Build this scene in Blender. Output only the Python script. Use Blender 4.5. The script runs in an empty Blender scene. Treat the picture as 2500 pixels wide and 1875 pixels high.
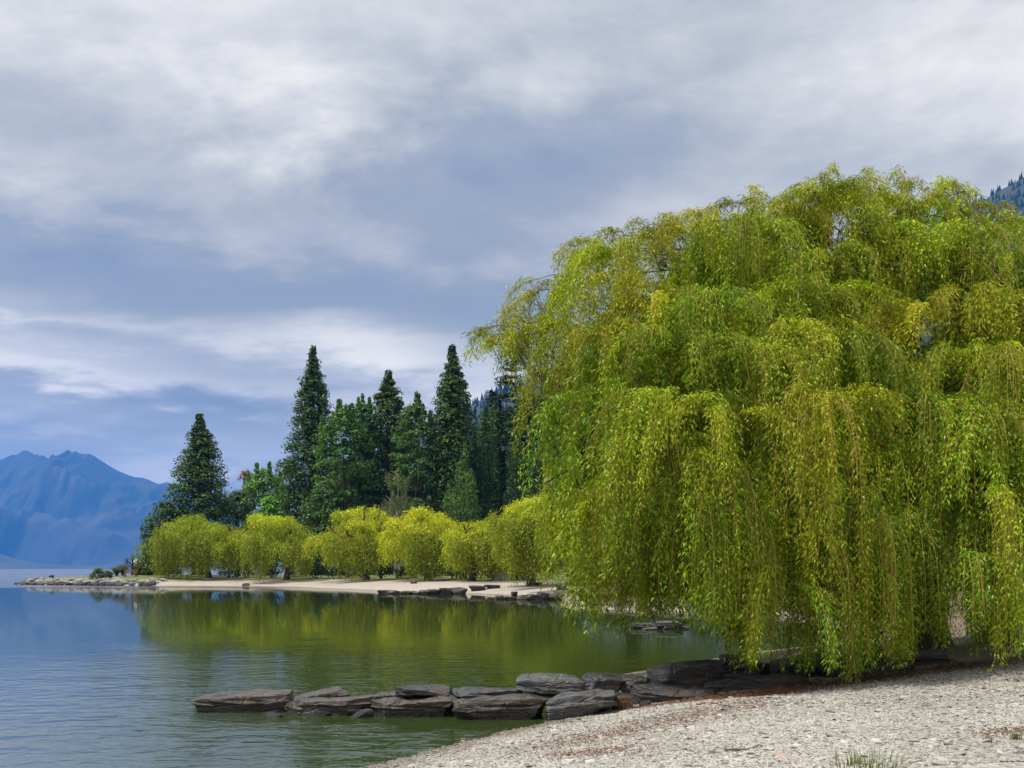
import bpy, math, random
import numpy as np
from mathutils import Vector

# ------------------------------------------------------------------ camera, sky, sun, exposure
SC = bpy.context.scene
COL = SC.collection
CAM_H = 2.2
HOR = 1388.0          # horizon line and focal length in photograph pixels (used only to read distances)
FPX = 2500.0

cam_d = bpy.data.cameras.new('camera')
cam = bpy.data.objects.new('camera', cam_d)
COL.objects.link(cam)
cam.location = (0, 0, CAM_H)
cam.rotation_euler = (math.pi / 2, 0, 0)
cam_d.sensor_width = 36
cam_d.lens = 36 * FPX / 2500.0
cam_d.shift_y = (HOR - 937.5) / 2500.0
cam_d.clip_start = 0.1
cam_d.clip_end = 20000
SC.camera = cam

SUN_EL, SUN_AZ = math.radians(62), math.radians(268)      # azimuth clockwise from +Y
sun_d = bpy.data.lights.new('sun', 'SUN')
sun_d.energy = 2.2
sun_d.angle = math.radians(11)
sun_d.color = (1.0, 0.95, 0.87)
sun = bpy.data.objects.new('sun', sun_d)
COL.objects.link(sun)
to_sun = Vector((math.sin(SUN_AZ) * math.cos(SUN_EL), math.cos(SUN_AZ) * math.cos(SUN_EL), math.sin(SUN_EL)))
sun.rotation_euler = to_sun.to_track_quat('Z', 'Y').to_euler()
sun.location = (0, -20, 60)

SC.view_settings.view_transform = 'Standard'
SC.view_settings.look = 'None'
SC.view_settings.gamma = 1
SC.view_settings.use_curve_mapping = False
SC.view_settings.exposure = 1.15
SC.cycles.use_denoising = True
SC.cycles.denoising_input_passes = 'RGB_ALBEDO_NORMAL'
SC.cycles.max_bounces = 8
SC.cycles.diffuse_bounces = 3
SC.cycles.glossy_bounces = 3
SC.cycles.transmission_bounces = 4
SC.cycles.transparent_max_bounces = 8
SC.cycles.volume_bounces = 1
SC.cycles.caustics_reflective = False
SC.cycles.caustics_refractive = False


class NT:
    """small helper around a node tree"""
    def __init__(s, tree):
        s.t = tree
        tree.nodes.clear()

    def n(s, kind, **kw):
        nd = s.t.nodes.new(kind)
        for k, v in kw.items():
            setattr(nd, k, v)
        return nd

    def link(s, a, b):
        s.t.links.new(a, b)

    def put(s, sock, v):
        if hasattr(v, 'is_output') or isinstance(v, bpy.types.NodeSocket):
            s.t.links.new(v, sock)
        else:
            sock.default_value = v

    def math(s, op, a, b=0.0, c=0.0, clamp=False):
        nd = s.n('ShaderNodeMath', operation=op, use_clamp=clamp)
        s.put(nd.inputs[0], a); s.put(nd.inputs[1], b); s.put(nd.inputs[2], c)
        return nd.outputs[0]

    def vmath(s, op, a, b=(0, 0, 0)):
        nd = s.n('ShaderNodeVectorMath', operation=op)
        s.put(nd.inputs[0], a); s.put(nd.inputs[1], b)
        return nd.outputs[0]

    def mix(s, f, a, b, mode='MIX'):
        nd = s.n('ShaderNodeMix', data_type='RGBA', blend_type=mode)
        nd.clamp_factor = True
        s.put(nd.inputs[0], f)
        s.put(nd.inputs[6], a if not isinstance(a, tuple) else (*a, 1)[:4])
        s.put(nd.inputs[7], b if not isinstance(b, tuple) else (*b, 1)[:4])
        return nd.outputs[2]

    def noise(s, vec, scale, detail=4, rough=0.55, dist=0.0, col=False):
        nd = s.n('ShaderNodeTexNoise')
        if vec is not None:
            s.link(vec, nd.inputs['Vector'])
        nd.inputs['Scale'].default_value = scale
        nd.inputs['Detail'].default_value = detail
        nd.inputs['Roughness'].default_value = rough
        nd.inputs['Distortion'].default_value = dist
        return nd.outputs['Color' if col else 'Fac']

    def ramp(s, f, stops, interp='LINEAR'):
        nd = s.n('ShaderNodeValToRGB')
        nd.color_ramp.interpolation = interp
        el = nd.color_ramp.elements
        while len(el) < len(stops):
            el.new(0.5)
        for e, (p, c) in zip(el, stops):
            e.position = p
            e.color = (*c, 1) if len(c) == 3 else c
        s.put(nd.inputs[0], f)
        return nd.outputs[0]

    def maprange(s, v, a, b, c, d, smooth=True):
        nd = s.n('ShaderNodeMapRange', interpolation_type='SMOOTHSTEP' if smooth else 'LINEAR')
        s.put(nd.inputs[0], v)
        for i, x in enumerate((a, b, c, d)):
            s.put(nd.inputs[i + 1], x)
        return nd.outputs[0]


def make_world():
    w = bpy.data.worlds.new('World')
    SC.world = w
    w.use_nodes = True
    t = NT(w.node_tree)
    out = t.n('ShaderNodeOutputWorld')
    bg = t.n('ShaderNodeBackground')
    bg.inputs['Strength'].default_value = 0.1
    sky = t.n('ShaderNodeTexSky', sky_type='NISHITA')
    sky.sun_disc = False
    sky.sun_elevation = SUN_EL
    sky.sun_rotation = SUN_AZ
    sky.air_density = 1.0
    sky.dust_density = 1.5
    d = t.vmath('NORMALIZE', t.n('ShaderNodeTexCoord').outputs['Generated'])
    sep = t.n('ShaderNodeSeparateXYZ')
    t.link(d, sep.inputs[0])
    X, Y, Z = sep.outputs
    az = t.math('ARCTAN2', X, Y)
    el = t.math('ARCSINE', Z)
    zz = t.math('ADD', t.math('MAXIMUM', Z, 0.0), 0.16)
    pv = t.n('ShaderNodeCombineXYZ')
    t.link(t.math('DIVIDE', X, zz), pv.inputs[0])
    t.link(t.math('DIVIDE', Y, zz), pv.inputs[1])
    P = pv.outputs[0]
    # slow sideways warp so that the decks run in long torn bands
    wv = t.noise(P, 0.5, 2, col=True)
    P2 = t.vmath('ADD', P, t.vmath('MULTIPLY', t.vmath('SUBTRACT', wv, (0.5, 0.5, 0.5)), (0.55, 0.55, 0.0)))
    st = t.n('ShaderNodeMapping')
    st.inputs['Scale'].default_value = (0.55, 1.0, 1.0)
    st.inputs['Rotation'].default_value = (0, 0, math.radians(8))
    st.inputs['Location'].default_value = (3.3, 1.7, 0)
    t.link(P2, st.inputs[0])
    n_big = t.noise(st.outputs[0], 0.75, 3, 0.5)
    n_mid = t.noise(st.outputs[0], 2.0, 8, 0.60, 0.12)
    n_fine = t.noise(P2, 5.0, 5, 0.6, 0.1)

    # the edges of the banks are torn by the same noise
    elw = t.math('ADD', el, t.math('ADD', t.math('MULTIPLY', t.math('SUBTRACT', n_mid, 0.5), 0.12), t.math('MULTIPLY', t.math('SUBTRACT', n_fine, 0.5), 0.05)))
    azw = t.math('ADD', az, t.math('MULTIPLY', t.math('SUBTRACT', n_big, 0.5), 0.3))

    def blob(px, py, wx, wy, amp, tilt=0.0):
        a0 = math.atan((px - 1250) / FPX)
        e0 = math.atan((HOR - py) / FPX * math.cos(a0))
        da = t.math('SUBTRACT', azw, a0)
        de = t.math('SUBTRACT', t.math('SUBTRACT', elw, e0), t.math('MULTIPLY', da, tilt))
        q = t.math('ADD', t.math('POWER', t.math('DIVIDE', da, wx / FPX), 2.0),
                   t.math('POWER', t.math('DIVIDE', de, wy / FPX), 2.0))
        return t.math('MULTIPLY', t.math('EXPONENT', t.math('MULTIPLY', q, -1.0)), amp)

    v = t.math('MULTIPLY_ADD', n_big, 0.85, -0.33)
    v = t.math('ADD', v, t.math('MULTIPLY', n_mid, 0.86))
    v = t.math('ADD', v, t.math('MULTIPLY', t.math('SUBTRACT', n_fine, 0.5), 0.36))
    # the cloud banks seen over the lake
    for b in BLOBS:
        v = t.math('ADD', v, blob(*b))
    colr = t.ramp(v, [(0.10, (0.215, 0.265, 0.355)), (0.34, (0.30, 0.345, 0.42)), (0.54, (0.50, 0.535, 0.595)),
                      (0.70, (0.73, 0.755, 0.80)), (0.86, (1.0, 1.0, 1.0))])
    # air between the lowest decks shows bluer towards the horizon
    low = t.maprange(el, 0.0, 0.2, 0.12, 0.0)
    colr = t.mix(low, colr, (0.34, 0.47, 0.72))
    # the cloud deck brightens towards the zenith, and again low down where it is seen edge on, lit from beyond
    gain = t.math('MULTIPLY_ADD', t.math('MAXIMUM', Z, 0.0), 6.0, 3.45)
    gain = t.math('ADD', gain, t.maprange(el, 0.0, 0.30, 0.1, 0.0))
    gv = t.n('ShaderNodeCombineXYZ')
    for k_, f_ in enumerate((1.20, 1.09, 0.93)):
        t.link(t.math('MULTIPLY', gain, f_), gv.inputs[k_])
    cl = t.vmath('MULTIPLY', colr, gv.outputs[0])
    gap = t.maprange(v, 0.2, 0.45, 0.93, 0.985)
    res = t.mix(gap, sky.outputs[0], cl)
    t.link(res, bg.inputs['Color'])
    t.link(bg.outputs[0], out.inputs[0])


BLOBS = [  # centre and size of each cloud bank (as seen from the beach), brightness
    (350, 680, 760, 90, -0.30, -0.03),
    (900, 540, 480, 150, -0.17, 0.0),
    (1350, 420, 300, 120, -0.08, 0.0),
    (120, 400, 260, 70, 0.06, 0.0),
    (700, 430, 500, 90, -0.10, 0.03),
    (500, 60, 900, 130, 0.10, 0.0),
    (2100, 250, 620, 330, 0.06, 0.0),
    (1650, 520, 260, 90, 0.08, 0.0),
    (830, 840, 210, 70, 0.34, -0.08),
    (1150, 940, 260, 80, 0.32, 0.0),
    (560, 950, 460, 34, 0.12, -0.08),
    (200, 770, 420, 24, 0.14, -0.04),
    (150, 905, 260, 30, 0.14, -0.08),
    (400, 1000, 420, 30, -0.10, -0.1),
    (450, 1140, 260, 40, 0.18, 0.1),
    (100, 1060, 260, 50, -0.10, 0.0),
]
make_world()
SC.world.cycles.sampling_method = 'MANUAL'
SC.world.cycles.sample_map_resolution = 256

# ------------------------------------------------------------------ helpers
rng = np.random.default_rng(11)
random.seed(4)


def at(px, py, D):
    """photograph pixel at a distance -> point in the place"""
    return np.array([(px - 1250) / FPX * D, D, CAM_H + (HOR - py) / FPX * D])


def link(o, parent=None):
    COL.objects.link(o)
    if parent is not None:
        o.parent = parent
    return o


def tag(o, label=None, cat=None, group=None, kind=None):
    for k, v in (('label', label), ('category', cat), ('group', group), ('kind', kind)):
        if v:
            o[k] = v
    return o


def empty(name, loc=(0, 0, 0)):
    o = bpy.data.objects.new(name, None)
    o.empty_display_size = 0.2
    o.location = [float(x) for x in loc]
    return link(o)


def mesh_np(name, V, F, mats, tint=None, smooth=False, midx=None, extra=None):
    """V (n,3); F (m,k) array or list of arrays with different k"""
    me = bpy.data.meshes.new(name)
    V = np.asarray(V, np.float32)
    Fs = F if isinstance(F, list) else [F]
    Fs = [np.asarray(f, np.int32) for f in Fs if len(f)]
    me.vertices.add(len(V))
    me.vertices.foreach_set('co', V.ravel())
    nl = sum(f.size for f in Fs)
    npoly = sum(len(f) for f in Fs)
    me.loops.add(nl)
    me.loops.foreach_set('vertex_index', np.concatenate([f.ravel() for f in Fs]))
    me.polygons.add(npoly)
    st, o = [], 0
    for f in Fs:
        st.append(o + np.arange(len(f)) * f.shape[1])
        o += f.size
    me.polygons.foreach_set('loop_start', np.concatenate(st).astype(np.int32))
    for m in (mats if isinstance(mats, (list, tuple)) else [mats]):
        me.materials.append(m)
    if midx is not None:
        me.polygons.foreach_set('material_index', np.asarray(midx, np.int32))
    me.polygons.foreach_set('use_smooth', np.full(npoly, smooth, bool))
    if tint is not None:
        a = me.attributes.new('tint', 'FLOAT_COLOR', 'POINT')
        c = np.ones((len(V), 4), np.float32)
        c[:, :3] = tint
        a.data.foreach_set('color', c.ravel())
    for k, arr in (extra or {}).items():
        a = me.attributes.new(k, 'FLOAT', 'POINT')
        a.data.foreach_set('value', np.asarray(arr, np.float32))
    me.update(calc_edges=True)
    return me


def mesh_obj(name, me, parent=None, loc=(0, 0, 0)):
    o = bpy.data.objects.new(name, me)
    o.location = [float(x) for x in loc]
    return link(o, parent)


def _hash(ix, iy, iz, seed):
    h = (ix.astype(np.int64) * 374761393 + iy.astype(np.int64) * 668265263 + iz.astype(np.int64) * 2147483647 + seed * 974711) & 0xFFFFFFFF
    h = ((h ^ (h >> 13)) * 1274126177) & 0xFFFFFFFF
    h = (h ^ (h >> 16)) & 0xFFFFFF
    return h / float(0xFFFFFF)


def vnoise(P, seed=0):
    P = np.asarray(P, float)
    i = np.floor(P).astype(np.int64)
    f = P - i
    f = f * f * (3 - 2 * f)
    r = 0
    for dx in (0, 1):
        wx = f[:, 0] if dx else 1 - f[:, 0]
        for dy in (0, 1):
            wy = f[:, 1] if dy else 1 - f[:, 1]
            for dz in (0, 1):
                wz = f[:, 2] if dz else 1 - f[:, 2]
                r = r + wx * wy * wz * _hash(i[:, 0] + dx, i[:, 1] + dy, i[:, 2] + dz, seed)
    return r


def fbm(P, oct=4, seed=0, gain=0.5):
    P = np.asarray(P, float)
    a, s, t = 1.0, 0, 0
    for k in range(oct):
        s = s + a * (vnoise(P * 2 ** k + 17.3 * k, seed + k) - 0.5)
        t += a
        a *= gain
    return s / t * 2


def norm(v):
    return v / np.maximum(np.linalg.norm(v, axis=-1, keepdims=True), 1e-9)


def tube(path, radii, sides=7):
    """closed tube along path (k,3)"""
    path = np.asarray(path, float)
    k = len(path)
    d = norm(np.gradient(path, axis=0))
    ref = np.where(np.abs(d[:, 2:3]) > 0.9, np.array([[1.0, 0, 0]]), np.array([[0, 0, 1.0]]))
    u = norm(np.cross(d, ref))
    w = np.cross(d, u)
    a = np.linspace(0, 2 * np.pi, sides, endpoint=False)
    r = np.asarray(radii, float).reshape(-1, 1, 1)
    V = path[:, None] + r * (np.cos(a)[None, :, None] * u[:, None] + np.sin(a)[None, :, None] * w[:, None])
    V = V.reshape(-1, 3)
    j = np.arange(sides)
    Q = []
    for i in range(k - 1):
        Q.append(np.stack([i * sides + j, i * sides + (j + 1) % sides, (i + 1) * sides + (j + 1) % sides, (i + 1) * sides + j], 1))
    return V, np.concatenate(Q)


def join(parts):
    Vs, Fs, o = [], [], 0
    for V, F in parts:
        Vs.append(V)
        Fs.append(F + o)
        o += len(V)
    return np.concatenate(Vs), np.concatenate(Fs)


# ------------------------------------------------------------------ materials
def new_mat(name):
    m = bpy.data.materials.new(name)
    m.use_nodes = True
    t = NT(m.node_tree)
    out = t.n('ShaderNodeOutputMaterial')
    return m, t, out


def leaf_mat(name, trans=0.35, gloss=0.06):
    m, t, out = new_mat(name)
    a = t.n('ShaderNodeAttribute', attribute_name='tint')
    c = a.outputs['Color']
    dif = t.n('ShaderNodeBsdfDiffuse')
    tr = t.n('ShaderNodeBsdfTranslucent')
    gl = t.n('ShaderNodeBsdfGlossy')
    gl.inputs['Roughness'].default_value = 0.45
    t.link(c, dif.inputs[0])
    t.link(t.mix(0.25, c, (0.42, 0.55, 0.02)), tr.inputs[0]) if trans > 0.2 else t.link(c, tr.inputs[0])
    m1 = t.n('ShaderNodeMixShader'); m1.inputs[0].default_value = trans
    t.link(dif.outputs[0], m1.inputs[1]); t.link(tr.outputs[0], m1.inputs[2])
    m2 = t.n('ShaderNodeMixShader'); m2.inputs[0].default_value = gloss
    t.link(m1.outputs[0], m2.inputs[1]); t.link(gl.outputs[0], m2.inputs[2])
    t.link(m2.outputs[0], out.inputs[0])
    return m


def plain_mat(name, col, rough=0.8, var=0.25, scale=6.0, bump=0.0):
    m, t, out = new_mat(name)
    p = t.n('ShaderNodeBsdfPrincipled')
    co = t.n('ShaderNodeTexCoord').outputs['Object']
    f = t.noise(co, scale, 5, 0.6)
    lo = tuple(c * (1 - var) for c in col)
    hi = tuple(min(1, c * (1 + var)) for c in col)
    t.link(t.mix(f, lo, hi), p.inputs['Base Color'])
    p.inputs['Roughness'].default_value = rough
    if bump:
        b = t.n('ShaderNodeBump'); b.inputs['Distance'].default_value = bump
        t.link(f, b.inputs['Height']); t.link(b.outputs[0], p.inputs['Normal'])
    t.link(p.outputs[0], out.inputs[0])
    return m


def bark_mat(name, col):
    m, t, out = new_mat(name)
    p = t.n('ShaderNodeBsdfPrincipled')
    co = t.n('ShaderNodeTexCoord').outputs['Object']
    mp = t.n('ShaderNodeMapping'); mp.inputs['Scale'].default_value = (1, 1, 0.18)
    t.link(co, mp.inputs[0])
    f = t.noise(mp.outputs[0], 14, 6, 0.65)
    t.link(t.mix(f, tuple(c * 0.45 for c in col), tuple(c * 1.6 for c in col)), p.inputs['Base Color'])
    p.inputs['Roughness'].default_value = 0.9
    b = t.n('ShaderNodeBump'); b.inputs['Distance'].default_value = 0.04
    t.link(f, b.inputs['Height']); t.link(b.outputs[0], p.inputs['Normal'])
    t.link(p.outputs[0], out.inputs[0])
    return m


def rock_mat(name, dark, light, scale=1.0, tilt=0.12, rough=0.55):
    m, t, out = new_mat(name)
    p = t.n('ShaderNodeBsdfPrincipled')
    geo = t.n('ShaderNodeNewGeometry').outputs['Position']
    oi = t.n('ShaderNodeObjectInfo').outputs['Random']
    co = t.n('ShaderNodeTexCoord').outputs['Object']
    mp = t.n('ShaderNodeMapping')
    mp.inputs['Rotation'].default_value = (0.1, tilt, 0)
    mp.inputs['Scale'].default_value = (1.6 * scale, 1.6 * scale, 8 * scale)
    t.link(co, mp.inputs[0])
    off = t.n('ShaderNodeCombineXYZ')
    t.link(t.math('MULTIPLY', oi, 37.0), off.inputs[0])
    v = t.vmath('ADD', mp.outputs[0], off.outputs[0])
    strata = t.noise(v, 2.6, 8, 0.65, 0.5)
    blot = t.noise(co, 2.2 * scale, 6, 0.6)
    fine = t.noise(co, 24 * scale, 4, 0.6)
    f = t.math('ADD', t.math('MULTIPLY', strata, 0.65), t.math('MULTIPLY', blot, 0.35))
    c = t.ramp(f, [(0.36, dark), (0.52, tuple(0.5 * (a + b) for a, b in zip(dark, light))), (0.68, light)])
    # brown iron stain in patches, wet dark foot at the waterline
    st = t.maprange(t.noise(co, 1.3 * scale, 4), 0.52, 0.68, 0.0, 0.55)
    c = t.mix(st, c, (0.085, 0.052, 0.032))
    c = t.mix(t.maprange(fine, 0.62, 0.75, 0, 0.22), c, (0.20, 0.195, 0.185))
    c = t.mix(t.math('MULTIPLY', oi, 0.35), c, t.mix(1.0, c, (0.55, 0.55, 0.58), 'MULTIPLY'))
    sp = t.n('ShaderNodeSeparateXYZ'); t.link(geo, sp.inputs[0])
    wet = t.maprange(t.math('ADD', sp.outputs[2], t.math('MULTIPLY', blot, 0.06)), 0.06, 0.14, 1.0, 0.0)
    c = t.mix(t.math('MULTIPLY', wet, 0.7), c, t.mix(1.0, c, (0.32, 0.27, 0.24), 'MULTIPLY'))
    t.link(c, p.inputs['Base Color'])
    t.link(t.math('MULTIPLY_ADD', strata, 0.35, rough - 0.2), p.inputs['Roughness'])
    b = t.n('ShaderNodeBump'); b.inputs['Distance'].default_value = 0.045 / scale
    b.inputs['Strength'].default_value = 0.9
    crack = t.n('ShaderNodeTexVoronoi', feature='DISTANCE_TO_EDGE'); crack.inputs['Scale'].default_value = 1.1
    t.link(v, crack.inputs['Vector'])
    ck = t.maprange(crack.outputs['Distance'], 0.0, 0.05, 0.0, 0.35)
    t.link(t.math('ADD', t.math('ADD', strata, ck), t.math('MULTIPLY', fine, 0.25)), b.inputs['Height'])
    t.link(b.outputs[0], p.inputs['Normal'])
    t.link(p.outputs[0], out.inputs[0])
    return m


M = {}
M['willow'] = leaf_mat('willow_leaf', 0.25, 0.02)
M['leaf'] = leaf_mat('tree_leaf', 0.25, 0.015)
M['needle'] = leaf_mat('conifer_leaf', 0.15, 0.01)
M['twig'] = plain_mat('willow_twig', (0.42, 0.27, 0.05), 0.6, 0.3)
M['bark'] = bark_mat('willow_bark', (0.055, 0.042, 0.032))
M['redbark'] = bark_mat('conifer_bark', (0.09, 0.05, 0.035))
M['palebark'] = bark_mat('birch_bark', (0.24, 0.23, 0.19))
M['rock'] = rock_mat('schist', (0.009, 0.009, 0.010), (0.075, 0.075, 0.076), 1.0, 0.12, 0.40)
M['rock_brown'] = rock_mat('brown_schist', (0.012, 0.010, 0.009), (0.115, 0.094, 0.078), 1.0, 0.12, 0.42)
M['rock_grey'] = rock_mat('grey_schist', (0.028, 0.030, 0.033), (0.16, 0.165, 0.17), 1.0, 0.05, 0.42)
M['rock_far'] = rock_mat('shore_rock', (0.11, 0.105, 0.10), (0.50, 0.48, 0.45), 0.8, 0.2, 0.75)
M['rock_black'] = rock_mat('dark_shore_rock', (0.02, 0.018, 0.018), (0.09, 0.08, 0.075), 0.6)

# ------------------------------------------------------------------ the shore line and the ground
LAND = np.array([(-12, -400), (-7, -20), (-4.6, 0), (-3.3, 5), (-2.4, 8.6), (-1.55, 11.3), (-0.6, 12.9), (0.5, 14.5), (1.05, 15.6),
                 (1.3, 18), (1.6, 20.2), (2.7, 21.9), (4.4, 24.2), (6.3, 27), (9.5, 30), (12, 36), (12, 44),
                 (9.5, 51), (6, 53.5), (3.2, 54.5), (2.9, 62), (3.6, 72), (2.2, 80), (-1, 86), (-4, 90), (-9, 93),
                 (-14, 103), (-20, 112), (-25, 120), (-30.5, 125), (-40, 128), (-45, 130), (-53, 132.5), (-62, 137),
                 (-68, 141), (-67, 144), (-56, 151), (-49, 165), (-50, 190), (-40, 235), (-10, 310), (100, 480),
                 (300, 800), (700, 4000), (13000, 4000), (13000, -400)], float)


def shore_dist(P):
    """signed distance to the water's edge, positive inland"""
    P = np.asarray(P, float)
    A, B = LAND, np.roll(LAND, -1, 0)
    best = np.full(len(P), 1e12)
    inside = np.zeros(len(P), bool)
    for a, b in zip(A, B):
        e = b - a
        w = P - a
        tt = np.clip((w @ e) / (e @ e), 0, 1)
        d = w - tt[:, None] * e
        best = np.minimum(best, (d ** 2).sum(1))
        c = ((a[1] <= P[:, 1]) != (b[1] <= P[:, 1]))
        if a[1] != b[1]:
            xi = a[0] + (P[:, 1] - a[1]) / (b[1] - a[1]) * e[0]
            inside ^= c & (P[:, 0] < xi)
    s = np.sqrt(best)
    return np.where(inside, s, -s)


def ground(P):
    P = np.asarray(P, float).reshape(-1, 2)
    s = shore_dist(P)
    wob = fbm(np.c_[P * 0.35, np.zeros(len(P))], 3, 5)
    s = s + wob * np.clip(np.abs(s) * 0.3, 0.02, 0.5)
    steep = np.clip((-40 - P[:, 0]) / 6, 0, 1) * np.clip((P[:, 1] - 100) / 20, 0, 1)
    k = 0.155 + 0.33 * steep
    top = 1.15 + 0.15 * steep
    z = top * (1 - np.exp(-np.clip(s, 0, None) * k / top))
    z = z + np.clip(s - 14, 0, 60) * 0.022
    far = np.clip((P[:, 1] - 300) / 400, 0, 1)
    z = z + far * np.clip(s - 40, 0, 400) * 0.03
    zu = -3.5 * (1 - np.exp(np.clip(s, None, 0) * 0.13 / 3.5))
    z = np.where(s > 0, z, zu)
    z = z + 0.03 * fbm(np.c_[P * 0.9, np.zeros(len(P))], 3, 9) * np.clip(s, 0, 1)
    return z, s


def graded(segs):
    out = []
    for a, b, n in segs:
        out.append(np.linspace(a, b, n, endpoint=False))
    return np.concatenate(out + [np.array([segs[-1][1]])])


xs = graded([(-12500, -300, 16), (-300, -75, 20), (-75, -6, 80), (-6, 14, 130), (14, 60, 36), (60, 400, 24), (400, 12500, 16)])
ys = graded([(-390, -10, 12), (-10, 6, 20), (6, 30, 150), (30, 180, 170), (180, 400, 24), (400, 10300, 24)])
gx, gy = np.meshgrid(xs, ys)
GP = np.c_[gx.ravel(), gy.ravel()]
gzv, gs = ground(GP)


def gzv_at(P):
    P = np.asarray(P, float).reshape(-1, 2)
    i = np.clip(np.searchsorted(xs, P[:, 0]) - 1, 0, len(xs) - 2)
    j = np.clip(np.searchsorted(ys, P[:, 1]) - 1, 0, len(ys) - 2)
    fx = (P[:, 0] - xs[i]) / (xs[i + 1] - xs[i])
    fy = (P[:, 1] - ys[j]) / (ys[j + 1] - ys[j])
    G = GZ2
    return (G[j, i] * (1 - fx) + G[j, i + 1] * fx) * (1 - fy) + (G[j + 1, i] * (1 - fx) + G[j + 1, i + 1] * fx) * fy


def gz(x, y):
    return float(gzv_at([(x, y)])[0])


near = np.clip(1 - (np.hypot(GP[:, 0] - 3, GP[:, 1] - 12) - 6) / 12, 0, 1)
gzv = gzv + near * 0.012 * fbm(np.c_[GP * 3.0, np.zeros(len(GP))], 3, 21)
nx, ny = len(xs), len(ys)
GZ2 = gzv.reshape(ny, nx)
ii, jj = np.meshgrid(np.arange(nx - 1), np.arange(ny - 1))
i0 = (jj * nx + ii).ravel()
GQ = np.stack([i0, i0 + 1, i0 + nx + 1, i0 + nx], 1)
wv = fbm(np.c_[GP * 0.25, np.zeros(len(GP))], 4, 31)
grass_a = np.clip((gs + wv * 2.5 - 10.5) / 1.5, 0, 1) * (GP[:, 1] > 45)
tip = (GP[:, 0] < -41) & (GP[:, 1] > 100)
grass_a = np.where(tip, np.clip((gs + wv * 1.0 - 2.0) / 0.6, 0, 1), grass_a)
# bare brown soil under the trees of the bay
soil_a = np.clip((gs + wv * 3 - 7.5) / 2.5, 0, 1) * (GP[:, 1] > 40) * (~tip)
# inner bay beach darkened to the soil colour, leaf litter and dirt under the near willow
inner = ((GP[:, 0] > 1.5) & (GP[:, 1] > 42) & (GP[:, 1] < 85)) | ((GP[:, 0] > 5) & (GP[:, 1] > 26) & (GP[:, 1] < 85))
soil_a = np.where(inner, np.clip((gs + wv * 1.2 - 0.9) / 1.0, 0, 1), soil_a)
wd = np.hypot((GP[:, 0] - 8.2) / 5.6, (GP[:, 1] - 20.6) / 4.4)
soil_a = np.maximum(soil_a, np.clip((1.02 + wv * 0.1 - wd) / 0.10, 0, 1))


def ground_mat():
    m, t, out = new_mat('shore_ground')
    p = t.n('ShaderNodeBsdfPrincipled')
    co = t.n('ShaderNodeTexCoord').outputs['Object']
    vor = t.n('ShaderNodeTexVoronoi'); vor.inputs['Scale'].default_value = 20
    t.link(co, vor.inputs['Vector'])
    peb = t.ramp(vor.outputs['Color'], [(0.1, (0.12, 0.115, 0.105)), (0.45, (0.25, 0.24, 0.215)), (0.9, (0.42, 0.41, 0.38))])
    patch = t.noise(co, 0.45, 5, 0.6)
    peb = t.mix(t.maprange(patch, 0.45, 0.7, 0, 0.5), peb, (0.33, 0.32, 0.295))
    sand = t.mix(t.noise(co, 1.2, 6), (0.25, 0.215, 0.175), (0.45, 0.41, 0.36))
    sp = t.n('ShaderNodeSeparateXYZ'); t.link(co, sp.inputs[0])
    base = t.mix(t.maprange(sp.outputs[1], 28, 45, 0, 1), peb, sand)
    so = t.n('ShaderNodeAttribute', attribute_name='soil').outputs['Fac']
    base = t.mix(so, base, t.mix(t.noise(co, 3.0, 6, 0.7), (0.07, 0.045, 0.03), (0.20, 0.14, 0.095)))
    ga = t.n('ShaderNodeAttribute', attribute_name='grass').outputs['Fac']
    gcol = t.mix(t.noise(co, 0.5, 6, 0.7), (0.055, 0.10, 0.018), (0.17, 0.17, 0.035))
    base = t.mix(ga, base, gcol)
    # wet rim and green-brown silt bed, fading of light with depth painted in
    z = sp.outputs[2]
    wet = t.maprange(t.math('ADD', z, t.math('MULTIPLY', patch, 0.05)), 0.03, 0.10, 1, 0)
    base = t.mix(t.math('MULTIPLY', wet, 0.75), base, t.mix(1.0, base, (0.42, 0.36, 0.28), 'MULTIPLY'))
    silt_fade = t.maprange(z, -0.02, -0.7, 0, 1)
    base = t.mix(silt_fade, base, (0.022, 0.040, 0.012))
    t.link(base, p.inputs['Base Color'])
    p.inputs['Roughness'].default_value = 0.9
    b = t.n('ShaderNodeBump'); b.inputs['Distance'].default_value = 0.02
    t.link(vor.outputs['Distance'], b.inputs['Height']); t.link(b.outputs[0], p.inputs['Normal'])
    t.link(p.outputs[0], out.inputs[0])
    return m


M['ground'] = ground_mat()
go = mesh_obj('ground', mesh_np('ground', np.c_[GP, gzv], GQ, M['ground'], smooth=True, extra={'grass': grass_a, 'soil': soil_a}))
tag(go, kind='structure')


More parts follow.
